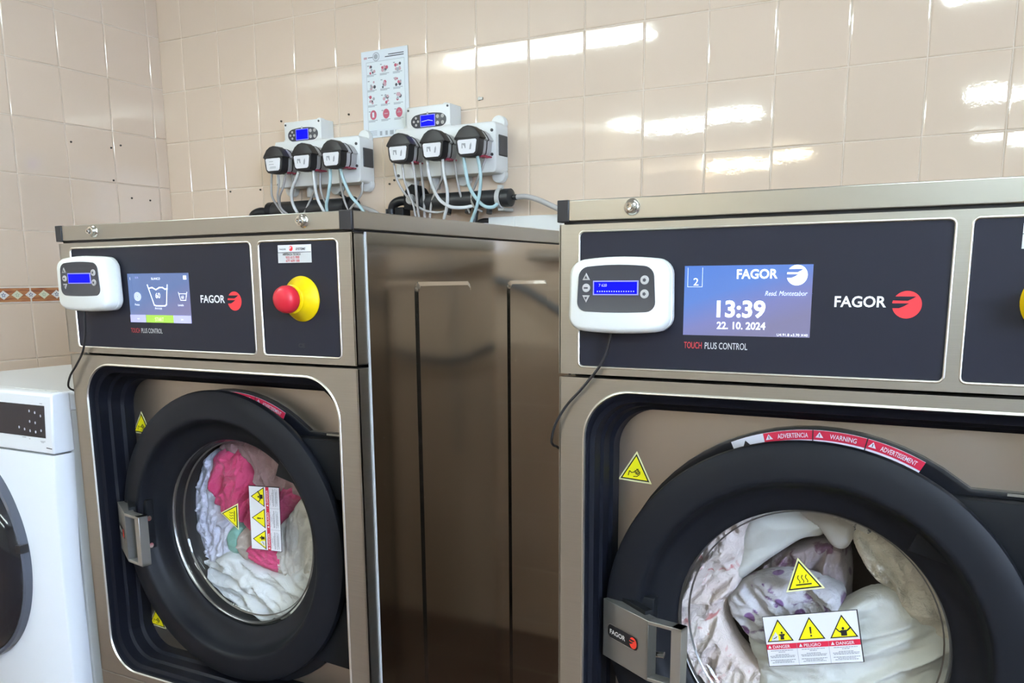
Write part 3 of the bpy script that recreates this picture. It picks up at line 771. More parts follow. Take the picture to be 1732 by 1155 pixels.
# ---------------------------------------------------------------- laundry
import numpy as np
def cloth_mat(name, c0, c1, rough=.85, scale=6, extra=None, weave=900, bump=.25, wr=60, wrs=.35):
    m = mat(name, c0, rough); bsdf(m).inputs['Sheen Weight'].default_value = .2
    tc = nd(m,'ShaderNodeTexCoord'); nz = nd(m,'ShaderNodeTexNoise'); nz.inputs['Scale'].default_value = scale; nz.inputs['Detail'].default_value = 4
    lk(m,tc.outputs['Object'],nz.inputs['Vector']); r = ramp_color(m,nz.outputs['Fac'],[(.35,c0),(.65,c1)])
    n2 = nd(m,'ShaderNodeTexNoise'); n2.inputs['Scale'].default_value = weave; n2.inputs['Detail'].default_value = 1
    n3 = nd(m,'ShaderNodeTexNoise'); n3.inputs['Scale'].default_value = wr; n3.inputs['Detail'].default_value = 3; n3.inputs['Distortion'].default_value = 1.2
    for q in (n2,n3): lk(m,tc.outputs['Object'],q.inputs['Vector'])
    b3 = nd(m,'ShaderNodeBump'); b3.inputs['Strength'].default_value = wrs; b3.inputs['Distance'].default_value = .014
    b2 = nd(m,'ShaderNodeBump'); b2.inputs['Strength'].default_value = bump; b2.inputs['Distance'].default_value = .0012
    lk(m,n3.outputs['Fac'],b3.inputs['Height']); lk(m,n2.outputs['Fac'],b2.inputs['Height']); lk(m,b3.outputs[0],b2.inputs['Normal']); lk(m,b2.outputs[0],bsdf(m).inputs['Normal'])
    if extra:       # printed motif / stain: (kind, colour, scale, threshold)
        for kd, col, sc, th in extra:
            mx = nd(m,'ShaderNodeMix'); mx.data_type = 'RGBA'; cr = nd(m,'ShaderNodeValToRGB')
            if kd == 'spot':
                v = nd(m,'ShaderNodeTexVoronoi'); v.inputs['Scale'].default_value = sc; lk(m,tc.outputs['Object'],v.inputs['Vector']); src = v.outputs['Distance']
                cr.color_ramp.elements[0].position = th; cr.color_ramp.elements[0].color = (1,1,1,1); cr.color_ramp.elements[1].position = th+.06; cr.color_ramp.elements[1].color = (0,0,0,1)
            else:
                v = nd(m,'ShaderNodeTexNoise'); v.inputs['Scale'].default_value = sc; v.inputs['Detail'].default_value = 3; v.inputs['Distortion'].default_value = .8
                mp = nd(m,'ShaderNodeMapping'); mp.inputs['Location'].default_value = (sc,2.3,.7); lk(m,tc.outputs['Object'],mp.inputs['Vector']); lk(m,mp.outputs[0],v.inputs['Vector']); src = v.outputs['Fac']
                cr.color_ramp.elements[0].position = th; cr.color_ramp.elements[0].color = (0,0,0,1); cr.color_ramp.elements[1].position = th+.07; cr.color_ramp.elements[1].color = (1,1,1,1)
            lk(m,src,cr.inputs[0]); prev = bsdf(m).inputs['Base Color'].links[0].from_socket
            mx.inputs[7].default_value = (*col,1); lk(m,cr.outputs[0],mx.inputs[0]); lk(m,prev,mx.inputs[6]); lk(m,mx.outputs[2],bsdf(m).inputs['Base Color'])
    return m
def smooth_poly(pts, k=5):
    out = []; n = len(pts)
    for i in range(n):
        p0,p1,p2,p3 = [Vector(pts[(i+j-1)%n]) for j in range(4)]
        for q in range(k):
            t = q/k; v = .5*((2*p1)+(p2-p0)*t+(2*p0-5*p1+4*p2-p3)*t*t+(3*p1-p0-3*p2+p3)*t**3); out.append((v.x,v.y))
    return out
def garment(name, label, th, pts, y0, bulge, m, fold=0, amp=.006, freq=22, stretch=3.0, seed=0, step=.0024, grp=None, wd=.035, crease=1.0, yslope=(0,0)):
    X0, Y0 = (0,0) if th is mL else (XR,YR)
    amp *= 2.0; freq *= 1.7
    P = np.array(smooth_poly(pts)); n = len(P); Qn = np.roll(P,-1,0)
    xs = np.arange(P[:,0].min(), P[:,0].max()+step, step); zs = np.arange(P[:,1].min(), P[:,1].max()+step, step)
    gx, gz = np.meshgrid(xs, zs); pt = np.stack([gx.ravel(), gz.ravel()],1)
    inside = np.zeros(len(pt),bool)
    for a,b in zip(P,Qn):
        c = ((a[1] > pt[:,1]) != (b[1] > pt[:,1])); dz = (b[1]-a[1]) or 1e-12
        inside ^= c & (pt[:,0] < (b[0]-a[0])*(pt[:,1]-a[1])/dz+a[0])
    best = np.full(len(pt),9.); near = np.zeros_like(pt)
    for a,b in zip(P,Qn):
        e = b-a; L = (e@e) or 1e-12; t = np.clip(((pt-a)@e)/L,0,1); q = a+t[:,None]*e; d = np.hypot(*(pt-q).T)
        k = d < best; best[k] = d[k]; near[k] = q[k]
    nx = len(xs); ins = inside.reshape(gx.shape); F = []; used = {}
    V = []
    def vid(i):
        if i not in used: used[i] = len(V); V.append(i)
        return used[i]
    for r in range(len(zs)-1):
        for c in range(nx-1):
            ids = [r*nx+c, r*nx+c+1, (r+1)*nx+c+1, (r+1)*nx+c]
            if sum(inside[i] for i in ids) >= 2: F.append([vid(i) for i in ids])
    isin = {i: inside[i] for i in V}
    from collections import Counter
    ec = Counter()
    for f in F:
        for a,b in zip(f, f[1:]+f[:1]): ec[(min(a,b),max(a,b))] += 1
    bnd = set(v for e,c in ec.items() if c == 1 for v in e)
    ca, sa = math.cos(math.radians(fold)), math.sin(math.radians(fold))
    cxm, czm = P[:,0].mean(), P[:,1].mean()
    front = []; back = []
    for k, i in enumerate(V):
        x, z = pt[i]; d = best[i]
        if k in bnd or not inside[i]: x, z = near[i]; d = 0
        u, v = x*ca+z*sa, -x*sa+z*ca
        e = min(d/wd,1); prof = math.sqrt(max(0,1-(1-e)**2))
        wv = Vector((u*freq/stretch, v*freq, seed*3.7)); wp = noise.noise(wv*.6+Vector((5,1,0)))*1.4
        f1 = 1-abs(noise.noise(Vector((wv.x, wv.y+wp, wv.z))))*2.2
        f2 = 1-abs(noise.noise(Vector((wv.x*2.1+3, wv.y*2.3+wp, wv.z+9))))*2.2
        f3 = noise.noise(Vector((x*90,z*90,seed)))*.5
        f4 = 1-abs(noise.noise(Vector((u*38+wp*.8, v*78+wp*1.5, seed+20))))*3.0
        cr = noise.noise(Vector((x*12, z*12, seed+31)))
        yy = y0+yslope[0]*(x-cxm)+yslope[1]*(z-czm)-bulge*prof-amp*(f1+.45*f2+.15*f3+crease*max(0,.5+cr)*max(f4,-.6)*.30)*min(1,d/.008)
        front.append((X0+x, Y0+yy, z)); back.append((X0+x, Y0+y0+yslope[0]*(x-cxm)+yslope[1]*(z-czm)+.012+.03*prof, z))
    c = Vector((cxm+X0, y0+Y0+.012, float(P[:,1].min())))
    t = Thing(name, label, 'laundry', tuple(c), group=grp)
    # a single mesh thing: put the properties on the mesh itself
    bpy.data.objects.remove(t.o); t.o = None
    mb = MB(); N = len(front); F2 = [f for f in F]+[[j+N for j in reversed(f)] for f in F]
    edges = [e for e,cn in ec.items() if cn == 1]
    for a,b in edges: F2.append([a,b,b+N,a+N])
    mb.use(m).add(front+back, F2)
    o = mb.build(name, None, smooth=180, mat=m, F=c)
    o.location = (c.x*S, c.y*S, (c.z-FL)*S); o['label'] = label; o['category'] = 'laundry'
    if grp: o['group'] = grp
    return o
C_PINK = cloth_mat('towel_pink', (.62,.05,.17), (.75,.09,.25), scale=8, wr=70)
C_MAUVE = cloth_mat('reflection_mauve', (.30,.17,.19), (.40,.26,.27), scale=10, wr=40)  # colour of the dim pinkish reflection at the drum top
C_LAV = cloth_mat('cotton_lavender_white', (.62,.63,.78), (.74,.74,.84), scale=12, wr=70)
C_WHITE = cloth_mat('cotton_white', (.70,.72,.725), (.77,.78,.775), scale=5, wr=45)
C_CREAM = cloth_mat('cotton_cream', (.68,.65,.60), (.74,.71,.66), scale=8, wr=60, bump=.4)
C_MINT = cloth_mat('sock_mint', (.22,.48,.42), (.28,.55,.48))
C_BEIGE = cloth_mat('knit_beige', (.52,.45,.42), (.62,.55,.50))
C_TOWEL = cloth_mat('towel_pale_pink', (.70,.58,.55), (.80,.72,.68), scale=14, extra=[('stain',(.62,.25,.24),24,.60),('stain',(.80,.16,.10),9,.69)], weave=500, bump=.5, wr=55, wrs=.45)
C_SHEET = cloth_mat('sheet_offwhite', (.70,.71,.67), (.77,.77,.72), scale=4, wr=22, wrs=.3)
C_SHEET2 = cloth_mat('sheet_white_smooth', (.62,.62,.58), (.70,.70,.66), scale=4, wr=14, wrs=.15)
C_GREY = cloth_mat('tongue_grey', (.48,.46,.43), (.55,.53,.50), scale=6, wr=12, wrs=.1)
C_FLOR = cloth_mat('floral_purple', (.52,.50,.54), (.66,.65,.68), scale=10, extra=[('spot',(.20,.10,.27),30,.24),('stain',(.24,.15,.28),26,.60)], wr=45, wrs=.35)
C_FLORD = cloth_mat('floral_dark', (.34,.28,.30), (.44,.37,.38), scale=12, extra=[('stain',(.16,.08,.13),22,.55)], wr=45)  # darker mauve ground with dark blotches
C_LACE = cloth_mat('lace_grey', (.62,.60,.56), (.70,.68,.63), scale=10, extra=[('stain',(.10,.11,.13),60,.56)], wr=90, wrs=.5)
C_FLEECE = cloth_mat('fleece_cream', (.66,.60,.50), (.76,.70,.60), scale=14, weave=300, bump=.9, wr=80, wrs=.5)
gr1 = 'laundry in the washer beside the household washer'; gr2 = 'laundry in the washer that shows the clock'
garment('towel','crumpled bright pink towel behind the door glass',mL,[(.161,-.216),(.18,-.178),(.228,-.158),(.261,-.176),(.273,-.222),(.363,-.212),(.378,-.233),(.349,-.271),(.319,-.295),(.276,-.318),(.229,-.301),(.187,-.293),(.165,-.264)],.150,.020,C_PINK,fold=60,amp=.006,freq=26,seed=1,grp=gr1)
garment('mauve_reflection','mauve sheet added as the pinkish reflection at the top of the drum above the pink towel',mL,[(.190,-.170),(.215,-.145),(.255,-.132),(.314,-.140),(.375,-.172),(.420,-.236),(.367,-.238),(.278,-.232),(.268,-.205),(.254,-.186),(.222,-.180)],.138,.010,C_MAUVE,fold=100,amp=.004,freq=40,seed=2,grp=gr1)  # pinkish reflection seen through the glass, modelled as a sheet of cloth
garment('pillowcase','pale lavender crumpled cotton beside the pink towel',mL,[(.107,-.31),(.122,-.242),(.145,-.19),(.175,-.180),(.176,-.269),(.205,-.303),(.222,-.344),(.205,-.384),(.148,-.402),(.110,-.364)],.155,.016,C_LAV,fold=75,amp=.006,freq=34,seed=3,grp=gr1)
garment('sock','small mint green sock under the hot surface triangle',mL,[(.197,-.325),(.214,-.305),(.234,-.308),(.230,-.345),(.217,-.358),(.197,-.352)],.138,.012,C_MINT,seed=4,amp=.002,grp=gr1,wd=.015)
garment('sock','crumpled beige knit beside the mint sock',mL,[(.226,-.322),(.245,-.303),(.262,-.312),(.262,-.350),(.240,-.366),(.221,-.352)],.137,.012,C_BEIGE,seed=5,amp=.003,grp=gr1,wd=.015)
garment('shirt','cream shirt draped at the hinge side of the drum',mL,[(.312,-.300),(.350,-.262),(.385,-.225),(.420,-.250),(.425,-.337),(.396,-.372),(.319,-.382),(.314,-.346)],.148,.020,C_CREAM,fold=80,amp=.006,freq=24,seed=6,grp=gr1)
garment('ribbon','dark pink strip of cloth below the danger sticker',mL,[(.248,-.335),(.285,-.328),(.330,-.340),(.330,-.374),(.282,-.374),(.252,-.362)],.136,.012,C_PINK,fold=-20,amp=.003,freq=30,seed=7,grp=gr1,wd=.014)
garment('sheet','white sheet heaped along the bottom of the drum with the pink towel',mL,[(.115,-.360),(.165,-.368),(.200,-.352),(.259,-.365),(.32,-.370),(.415,-.343),(.410,-.397),(.365,-.448),(.285,-.475),(.215,-.470),(.155,-.440),(.122,-.407)],.146,.022,C_WHITE,fold=-25,amp=.007,freq=20,seed=8,grp=gr1)
# second machine
garment('towel','pale pink terry towel with reddish stains on the handle side of the drum',mR,[(.098,-.334),(.106,-.285),(.122,-.240),(.148,-.205),(.182,-.175),(.225,-.160),(.207,-.203),(.200,-.244),(.196,-.285),(.181,-.316),(.192,-.351),(.212,-.374),(.236,-.385),(.273,-.408),(.245,-.455),(.166,-.455),(.120,-.405)],.145,.024,C_TOWEL,fold=68,amp=.0065,freq=24,stretch=3.6,crease=1.8,seed=11,grp=gr2,wd=.04)
garment('sheet','smooth white sheet hanging at the top of the drum',mR,[(.185,-.285),(.192,-.225),(.200,-.185),(.222,-.150),(.26,-.140),(.300,-.145),(.308,-.185),(.295,-.204),(.27,-.213),(.235,-.242)],.152,.014,C_SHEET2,fold=20,amp=.004,freq=9,crease=.2,seed=12,grp=gr2)
garment('strap','grey white cloth tongue hanging down at the top of the drum',mR,[(.253,-.150),(.303,-.145),(.342,-.165),(.336,-.190),(.327,-.212),(.311,-.213),(.294,-.193),(.269,-.175)],.138,.010,C_GREY,fold=-45,crease=.2,amp=.0015,freq=16,seed=13,grp=gr2,wd=.012)
garment('blouse','white blouse with purple flower print in the middle of the drum',mR,[(.181,-.303),(.199,-.278),(.228,-.262),(.270,-.255),(.305,-.262),(.325,-.272),(.323,-.306),(.269,-.332),(.243,-.360),(.211,-.350),(.191,-.328)],.150,.022,C_FLOR,fold=-35,amp=.006,freq=28,seed=14,grp=gr2)
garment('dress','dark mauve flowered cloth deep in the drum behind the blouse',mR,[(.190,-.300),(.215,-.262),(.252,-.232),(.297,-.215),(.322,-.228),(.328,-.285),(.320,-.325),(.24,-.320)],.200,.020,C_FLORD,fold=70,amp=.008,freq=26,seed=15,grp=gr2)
garment('lace_trim','grey patterned lace edging near the top of the drum',mR,[(.296,-.156),(.330,-.150),(.366,-.176),(.368,-.200),(.350,-.204),(.325,-.190),(.302,-.178)],.142,.010,C_LACE,fold=-30,amp=.003,freq=50,seed=16,grp=gr2,wd=.014)
garment('blanket','cream fleece blanket curving down the hinge side of the drum',mR,[(.330,-.192),(.350,-.162),(.385,-.168),(.418,-.202),(.440,-.240),(.456,-.286),(.460,-.330),(.429,-.318),(.398,-.290),(.380,-.262),(.358,-.248),(.342,-.225)],.150,.020,C_FLEECE,fold=-55,amp=.006,freq=30,seed=17,grp=gr2)
garment('sheet','off white sheet heaped at the bottom of the drum behind the danger sticker',mR,[(.285,-.320),(.331,-.279),(.36,-.261),(.39,-.262),(.417,-.285),(.458,-.308),(.456,-.370),(.430,-.410),(.37,-.458),(.28,-.468),(.230,-.455),(.225,-.385),(.211,-.352),(.24,-.338)],.146,.026,C_SHEET,fold=30,amp=.006,freq=14,stretch=4,crease=.9,seed=18,grp=gr2,wd=.05)
# ---------------------------------------------------------------- dosing remotes on the machines
def remote(label, X0, Y0, cx, cz, cable, tilt=0, txt=False):
    t = Thing('dosing_remote', label, 'control box', (X0+cx, Y0-.02, cz-.045), (cx, -.02, cz-.045), group='dosing remotes')
    yb, yf = -.0015, -.0340
    o = barrel(cx, cz, .1215, .0865, .017, .055, .045, 6, .03)
    mb = MB(); L = []
    for d, y in ((.003,yb),(.0,yb-.003),(0,-.0120),(.0009,-.0125),(.0009,-.0145),(0,-.0150),(0,-.0225),(.001,-.0285),(.0035,-.0322),(.0065,yf)): L.append([(x,y,z) for x,z in inset(o,d)])
    mb.loft(L); hb = mb.build('housing', t, mat=WHITEP, smooth=50)
    pl = barrel(cx+.0005, cz+.0075, .0945, .0525, .011, .055, .03, 6, .06)
    mb = MB(); mb.loft([[(x,yf+.0002,z) for x,z in inset(pl,-.0006)],[(x,yf-.0008,z) for x,z in pl],[(x,yf-.0005,z) for x,z in inset(pl,.001)]])
    fp = mb.build('face_plate', t, mat=DGREYP, smooth=40)
    lx, lz = cx+.0008, cz+.0085; P = fr(yf-.0012)
    mb = MB(); mb.use(LCDE).box(lx-.0272,lx+.0272,yf-.0013,yf,lz-.0080,lz+.0080); mb.use(LCD).box(lx-.0258,lx+.0258,yf-.0016,yf,lz-.0068,lz+.0068)
    if txt:
        mb.use(LCDT).text('7 620', lambda u,v: P(lx-.020+u,lz+.0015+v,2), .0032, 1)
        for i in range(16): mb.add([P(lx-.022+i*.0029+a,lz-.0045+b,2) for a,b in ((0,0),(.0012,0),(.0012,.0012),(0,.0012))],[(0,1,2,3)])
    mb.build('lcd_screen', t, smooth=0)
    def tri(x,z,s_): return [(x-s_,z-s_*.8),(x+s_,z-s_*.8),(x,z+s_*.95)]
    def key(outl, mark):
        mb = MB(); mb.use(BTN).prism_y(outl, yf-.0018, yf, .0006)
        mb.use(BTND)
        for pp in mark: mb.poly([(x,yf-.0021,z) for x,z in pp])
        mb.build('key', t, smooth=0)
    kx = cx-.0350
    key(tri(kx,cz+.0210,.0046), [tri(kx,cz+.0205,.0020)]); key(circ(kx,cz+.0085,.0048,20), [rrect(kx-.0025,kx+.0025,cz+.0075,cz+.0095,.0005,2)])
    key([(x,2*(cz-.0035)-z) for x,z in tri(kx,cz-.0035,.0046)][::-1], [[(x,2*(cz-.0032)-z) for x,z in tri(kx,cz-.0032,.0020)]])
    for dz in (.0170,.0018): key(circ(cx+.0352,cz+dz,.0050,20), [circ(cx+.0352,cz+dz,.0022,5)])
    MB().tube(cable, .0017, 8).build('cable', t, mat=CABLE, smooth=180)
    if tilt:
        t.o.rotation_euler = (0, 0, 0)
    return t
remote('white dosing remote with blue display, hanging over the edge of the machine with pink laundry', 0, 0, .0890, .1140, [(.060,-.010,.078),(.060,-.0105,.060),(.057,-.010,.035),(.046,-.009,.006),(.026,-.009,-.018),(.009,-.010,-.036),(.0005,-.010,-.052),(-.004,-.004,-.060),(-.006,.010,-.068),(-.007,.05,-.10),(-.008,.1,-.2)])
remote('white dosing remote with blue display, beside the screen that shows the time', XR, YR, .0850, .0970, [(.071,-.010,.062),(.070,-.0105,.045),(.060,-.0095,.018),(.036,-.009,-.012),(.014,-.009,-.036),(.000,-.011,-.060),(-.006,-.009,-.080),(-.007,-.002,-.088),(-.008,.014,-.094),(-.009,.06,-.12),(-.010,.12,-.2)], txt=True)

# ---------------------------------------------------------------- household washer
def household():
    x0, x1 = -.582, -.095; zt = -.077
    t = Thing('washing_machine', 'white household front-loading washer with black door, partly outside the picture', 'washing machine', ((x0+x1)/2,.05,FL))
    base = -.80
    prof = [(.0290,zt),(.0245,zt-.004),(.0143,-.1855)]
    # cabinet
    mb = MB(); mb.box(x0+.004,x1-.0035,.052,.50,base,-.1120); mb.build('cabinet', t, mat=ENAMELS, bevel=.002)
    mb = MB()
    L = []
    for x in (x0,x1): L.append([(x,y,z) for y,z in ((.0265,zt+.0006),(.0205,zt-.003),(.0143,-.1855),(.0575,-.1855),(.0580,zt-.003),(.056,zt))])
    mb.loft(L)
    for x in (): pass
    cp = mb.build('control_panel', t, mat=ENAMEL, bevel=.003)
    mb = MB(); mb.box(x0+.002,x1-.001,.050,.505,-.1130,zt); mb.build('worktop', t, mat=ENAMEL, bevel=.006)
    mb = MB(); L = []
    zs = [-.1880,-.22,-.26,-.294,-.34,-.39,-.439,-.50,-.56,-.62,-.68,-.74,base]
    def fyz(z):
        pts = [(-.188,.0135),(-.294,.0082),(-.439,.0055),(-.62,.0066),(-.80,.0160)]
        for (a,ya),(b,yb) in zip(pts,pts[1:]):
            if z >= b-1e-6: return ya+(yb-ya)*(a-z)/(a-b)
        return pts[-1][1]
    for z in zs:
        y = fyz(z); yb_ = .0545+(.034-.0545)*min(1,max(0,(-.188-z)/.43))
        L.append([(x0,yb_,z),(x0,y+.004,z),(x0+.004,y,z),(x1-.004,y,z),(x1,y+.004,z),(x1,yb_,z)])
    mb.loft(L); mb.box(x0+.01,x1-.01,.03,.052,base,-.19)
    mb.build('front_panel', t, mat=ENAMEL, smooth=50)
    # display on the slanted control panel
    def P(x, z, l=0):
        k = (z-(-.1855))/((zt-.003)+.1855); return (x, .0143+(.0205-.0143)*k-.0006-.0004*l, z)
    mb = FB(); mb.use(DISPB).poly([P(-.330,-.1575,0),P(-.1145,-.1575,0),P(-.1145,-.0995,0),P(-.330,-.0995,0)])
    mb.use(mat('panel_glow_text',(.35,.35,.4),.5,emit=(.3,.3,.35),es=.35))
    for (x,z) in [(-.158,-.111),(-.142,-.113),(-.126,-.118),(-.158,-.130),(-.142,-.1315),(-.190,-.1425),(-.174,-.1450),(-.158,-.1470),(-.142,-.1480),(-.126,-.1445)]:
        mb.poly([P(x+.0022*math.cos(i*PI/4),z+.0026*math.sin(i*PI/4),1) for i in range(8)])
    mb.build('display', t, parent=cp, smooth=0, label='black glass display with touch keys')
    mb = FB(); mb.use(STT)
    for (x,z,w_) in [(-.183,-.1605,.012),(-.163,-.1625,.004),(-.130,-.1645,.014),(-.128,-.1665,.008),(-.128,-.0965,.008)]: mb.poly([P(x,z,0),P(x+w_,z,0),P(x+w_,z+.0012,0),P(x,z+.0012,0)])
    mb.use(STK).poly([P(-.114,-.1755,0),P(-.095-.003,-.1765,0),P(-.095-.003,-.1748,0),P(-.114,-.1738,0)])
    mb.build('printed_marks', t, parent=cp, smooth=0)
    # softener tray marks on the worktop
    mb = MB(); mb.box(-.24,-.15,.046,.049,zt-.0005,zt+.0012); mb.box(-.145,-.105,.040,.050,zt-.0005,zt+.0010); mb.build('tray_seam', t, parent=cp, mat=STG)
    # door
    c = (-.4070,0,-.4040); RG = mat('smoked_door_ring',(.085,.095,.125),.14,0,.6,coat=.3); RB = mat('door_black_gloss',(.010,.010,.014),.08,0,.5)
    mb = MB(); mb.lathe([(.2235,.016),(.2245,-.002),(.2232,-.0070),(.2195,-.0095),(.2165,-.0090),(.2140,-.0070)],c,96)
    dr = mb.build('door', t, mat=RG, smooth=40, label='grey rim of the black porthole door')
    mb = MB(); mb.lathe([(.2150,-.0070),(.2100,-.0150),(.1970,-.0260),(.1800,-.0330),(.1600,-.0360),(.1500,-.0340)],c,96); mb.build('door_frame', t, parent=dr, mat=RB, smooth=40)
    mb = MB(); mb.lathe([(.1500,-.0340),(.1450,-.0270),(.1420,-.0250),(.1380,-.0300),(.10,-.040),(.05,-.045),(0,-.046)],c,80); mb.build('door_window', t, parent=dr, mat=mat('dark_porthole',(.012,.012,.016),.06,0,.45), smooth=40)
    mb = MB(); mb.lathe([(.1515,-.0345),(.1500,-.0365),(.1480,-.0345)],c,80); mb.build('chrome_ring', t, parent=dr, mat=CHROME, smooth=60)
    MB().box(-.1985,-.1830,-.0125,.004,-.3760,-.3600).build('door_catch', t, parent=dr, mat=STK, bevel=.001)
    p = MB(); p.box(x0-.0,x1+.0,.03,.50,FL,base-.001)
    tt = Thing('plinth', 'low white plinth under the household washer', 'plinth', ((x0+x1)/2,.25,FL))
    p.build('plinth_box', tt, mat=TRUNK, bevel=.003)
household()

# ---------------------------------------------------------------- wall dosing pumps
def dosing(label, dx, kind):
    t = Thing('dosing_pump', label, 'pump', (-.53+dx, D, .40), (-.53, D, .40), group='dosing pumps on the wall')
    X = lambda x: x; y1 = D-.0030
    # display housing
    mb = MB(); mb.prism_y(rrect(-.652,-.503,.500,.6040,.004,4), D-.062, y1, .003)
    mb.prism_y(circ(-.545,.602,.014,20), D-.022, y1, .003); mb.prism_y(circ(-.620,.598,.012,20), D-.022, y1, .003)
    hs = mb.build('display_housing', t, mat=WHITEPB, smooth=40)
    for x,z in ((-.645,.595),(-.511,.597),(-.645,.508)): MB().cyl(.0032,(x,D-.0635,z),(x,D-.06,z),10).build('screw', t, parent=hs, mat=DGREYP)
    yf = D-.0622
    ov = barrel(-.5760,.5625,.1200,.0420,.0185,.16,.12,6)
    mb = MB(); mb.prism_y(ov, yf-.0012, yf, .0005); kp = mb.build('keypad', t, mat=DGREYP, smooth=30)
    mb = MB(); mb.use(LCDE).box(-.6030,-.5530,yf-.0022,yf-.001,.5465,.5790); mb.use(LCD).box(-.6012,-.5548,yf-.0026,yf-.001,.5482,.5773)
    if dx: mb.use(LCDT); mb.add([(-.598,yf-.003,.560),(-.575,yf-.003,.563),(-.575,yf-.003,.5645),(-.598,yf-.003,.5615)],[(0,1,2,3)]); mb.add([(-.575,yf-.003,.563),(-.560,yf-.003,.5600),(-.560,yf-.003,.5615),(-.575,yf-.003,.5645)],[(0,1,2,3)])
    mb.build('lcd_screen', t, parent=kp, smooth=0)
    for x,z in ((-.6255,.5625),(-.6180,.5720),(-.6180,.5530),(-.6110,.5625),(-.5440,.5715),(-.5275,.5715),(-.5440,.5540),(-.5275,.5540),(-.5780,.5830)):
        r = .0052 if x > -.55 else .0034
        MB().cyl(r,(x,yf-.0025,z),(x,yf-.001,z),14).build('key', t, parent=kp, mat=BTN)
    # pump housing
    mb = MB()
    mb.prism_y(rrect(-.690,-.351,.4060,.5420,.012,5), D-.070, y1, .004)
    for x,z in ((-.372,.543),(-.372,.405),(-.675,.543),(-.675,.405),(-.49,.402)): mb.prism_y(circ(x,z,.022,24), D-.022, y1, .003)
    mb.loft([[(-.690,D-.0695,.5300),(-.500,D-.0695,.5300),(-.500,D-.0620,.5470),(-.690,D-.0620,.5470)],[(-.690,D-.02,.5300),(-.500,D-.02,.5300),(-.500,D-.02,.5470),(-.690,D-.02,.5470)]])
    mb.build('pump_housing', t, mat=WHITEPB, smooth=40)
    for x,z in ((-.3635,.5180),(-.3635,.4540),(-.6800,.4160)): MB().cyl(.0042,(x,D-.0725,z),(x,D-.069,z),12).build('screw', t, mat=DGREYP)
    mb = MB(); o = [(D-.056,.452),(D-.008,.452),(D-.008,.508),(D-.056,.508)]
    mb.loft([[(-.352,a,b) for a,b in o],[(-.3478,a,b) for a,b in o]]); mb.build('side_cover', t, mat=DGREYP, bevel=.003)
    # cable gland
    mb = MB(); mb.cyl(.015,(-.575,D-.035,.407),(-.575,D-.035,.375),16); mb.build('cable_gland', t, mat=GREYP)
    MB().tube([(-.575,D-.035,.376),(-.576,D-.035,.350),(-.58,D-.030,.325)],.0030,8).build('cable', t, mat=CABLE)
    # pump heads
    for i, hx in enumerate((-.6220,-.5075,-.3950)):
        ax = (-.622,-.508,-.395)[i]; dz = (0,.0005,0.0012)[i]
        face = [(0,.5215),(-.014,.5190),(-.027,.5110),(-.0385,.4960),(-.0430,.4885),(-.0405,.4860),(-.0370,.4855),(-.0350,.4640),(-.0320,.4500),(-.0260,.4430),(-.014,.4400),(0,.4390)]
        full = [(a,b) for a,b in face]+[(-a,b) for a,b in face[-2:0:-1]]
        full = [(ax+a,b+dz) for a,b in full]
        body = [(ax+a*.86,.480+dz+(b-.480)*.90) for a,b in [(p[0]-ax,p[1]-dz) for p in full]]
        mb = MB(); mb.use(GREYP).loft([[(x,D-.124,z) for x,z in body],[(x,D-.100,z) for x,z in body]]); mb.use(CAPB).loft([[(x,D-.1005,z) for x,z in inset(body,-.0012)],[(x,D-.0965,z) for x,z in inset(body,-.0012)]]); mb.use(GREYP).loft([[(x,D-.0968,z) for x,z in body],[(x,D-.0685,z) for x,z in body]])
        hb = mb.build('pump_head', t, smooth=30)
        MB().prism_y(full, D-.1520, D-.1230, .004).build('pump_cover', t, parent=hb, mat=CAPB, smooth=35)
        lb = [(ax-.0300,.4810+dz),(ax-.0270,.4845+dz),(ax+.0270,.4845+dz),(ax+.0300,.4810+dz),(ax+.0255,.4520+dz),(ax+.0200,.4475+dz),(ax-.0200,.4475+dz),(ax-.0255,.4520+dz)]
        mb = MB(); mb.use(STW).prism_y(lb[::-1], D-.1535, D-.1515, .0008)
        mb.use(STT); q = D-.1540
        if i == 0 and not dx:
            for a,b,c_,d_ in ((-.015,.474,.002,.4755),(-.016,.466,.004,.4675),(-.012,.458,.012,.4595),(-.014,.455,.012,.456)): mb.poly([(ax+a,q,b+dz),(ax+c_,q,b+dz),(ax+c_,q,d_+dz),(ax+a,q,d_+dz)])
        else:
            mb.poly([(ax+a,q,b+dz) for a,b in ((-.016,.462),(-.013,.462),(-.013,.472),(-.008,.468),(-.006,.462),(-.003,.462),(-.004,.475),(-.016,.475))])
            mb.poly([(ax+a,q,b+dz) for a,b in ((.008,.458),(.013,.458),(.015,.468),(.014,.476),(.010,.470))])
        mb.build('pump_label', t, parent=hb, smooth=0)
        mb = MB(); mb.box(ax+.012,ax+.036,D-.119,D-.103,.4415+dz,.4455+dz); mb.box(ax+.012,ax+.036,D-.094,D-.080,.4415+dz,.4455+dz); mb.build('clip', t, parent=hb, mat=PINK)
    Y = lambda k: D-k
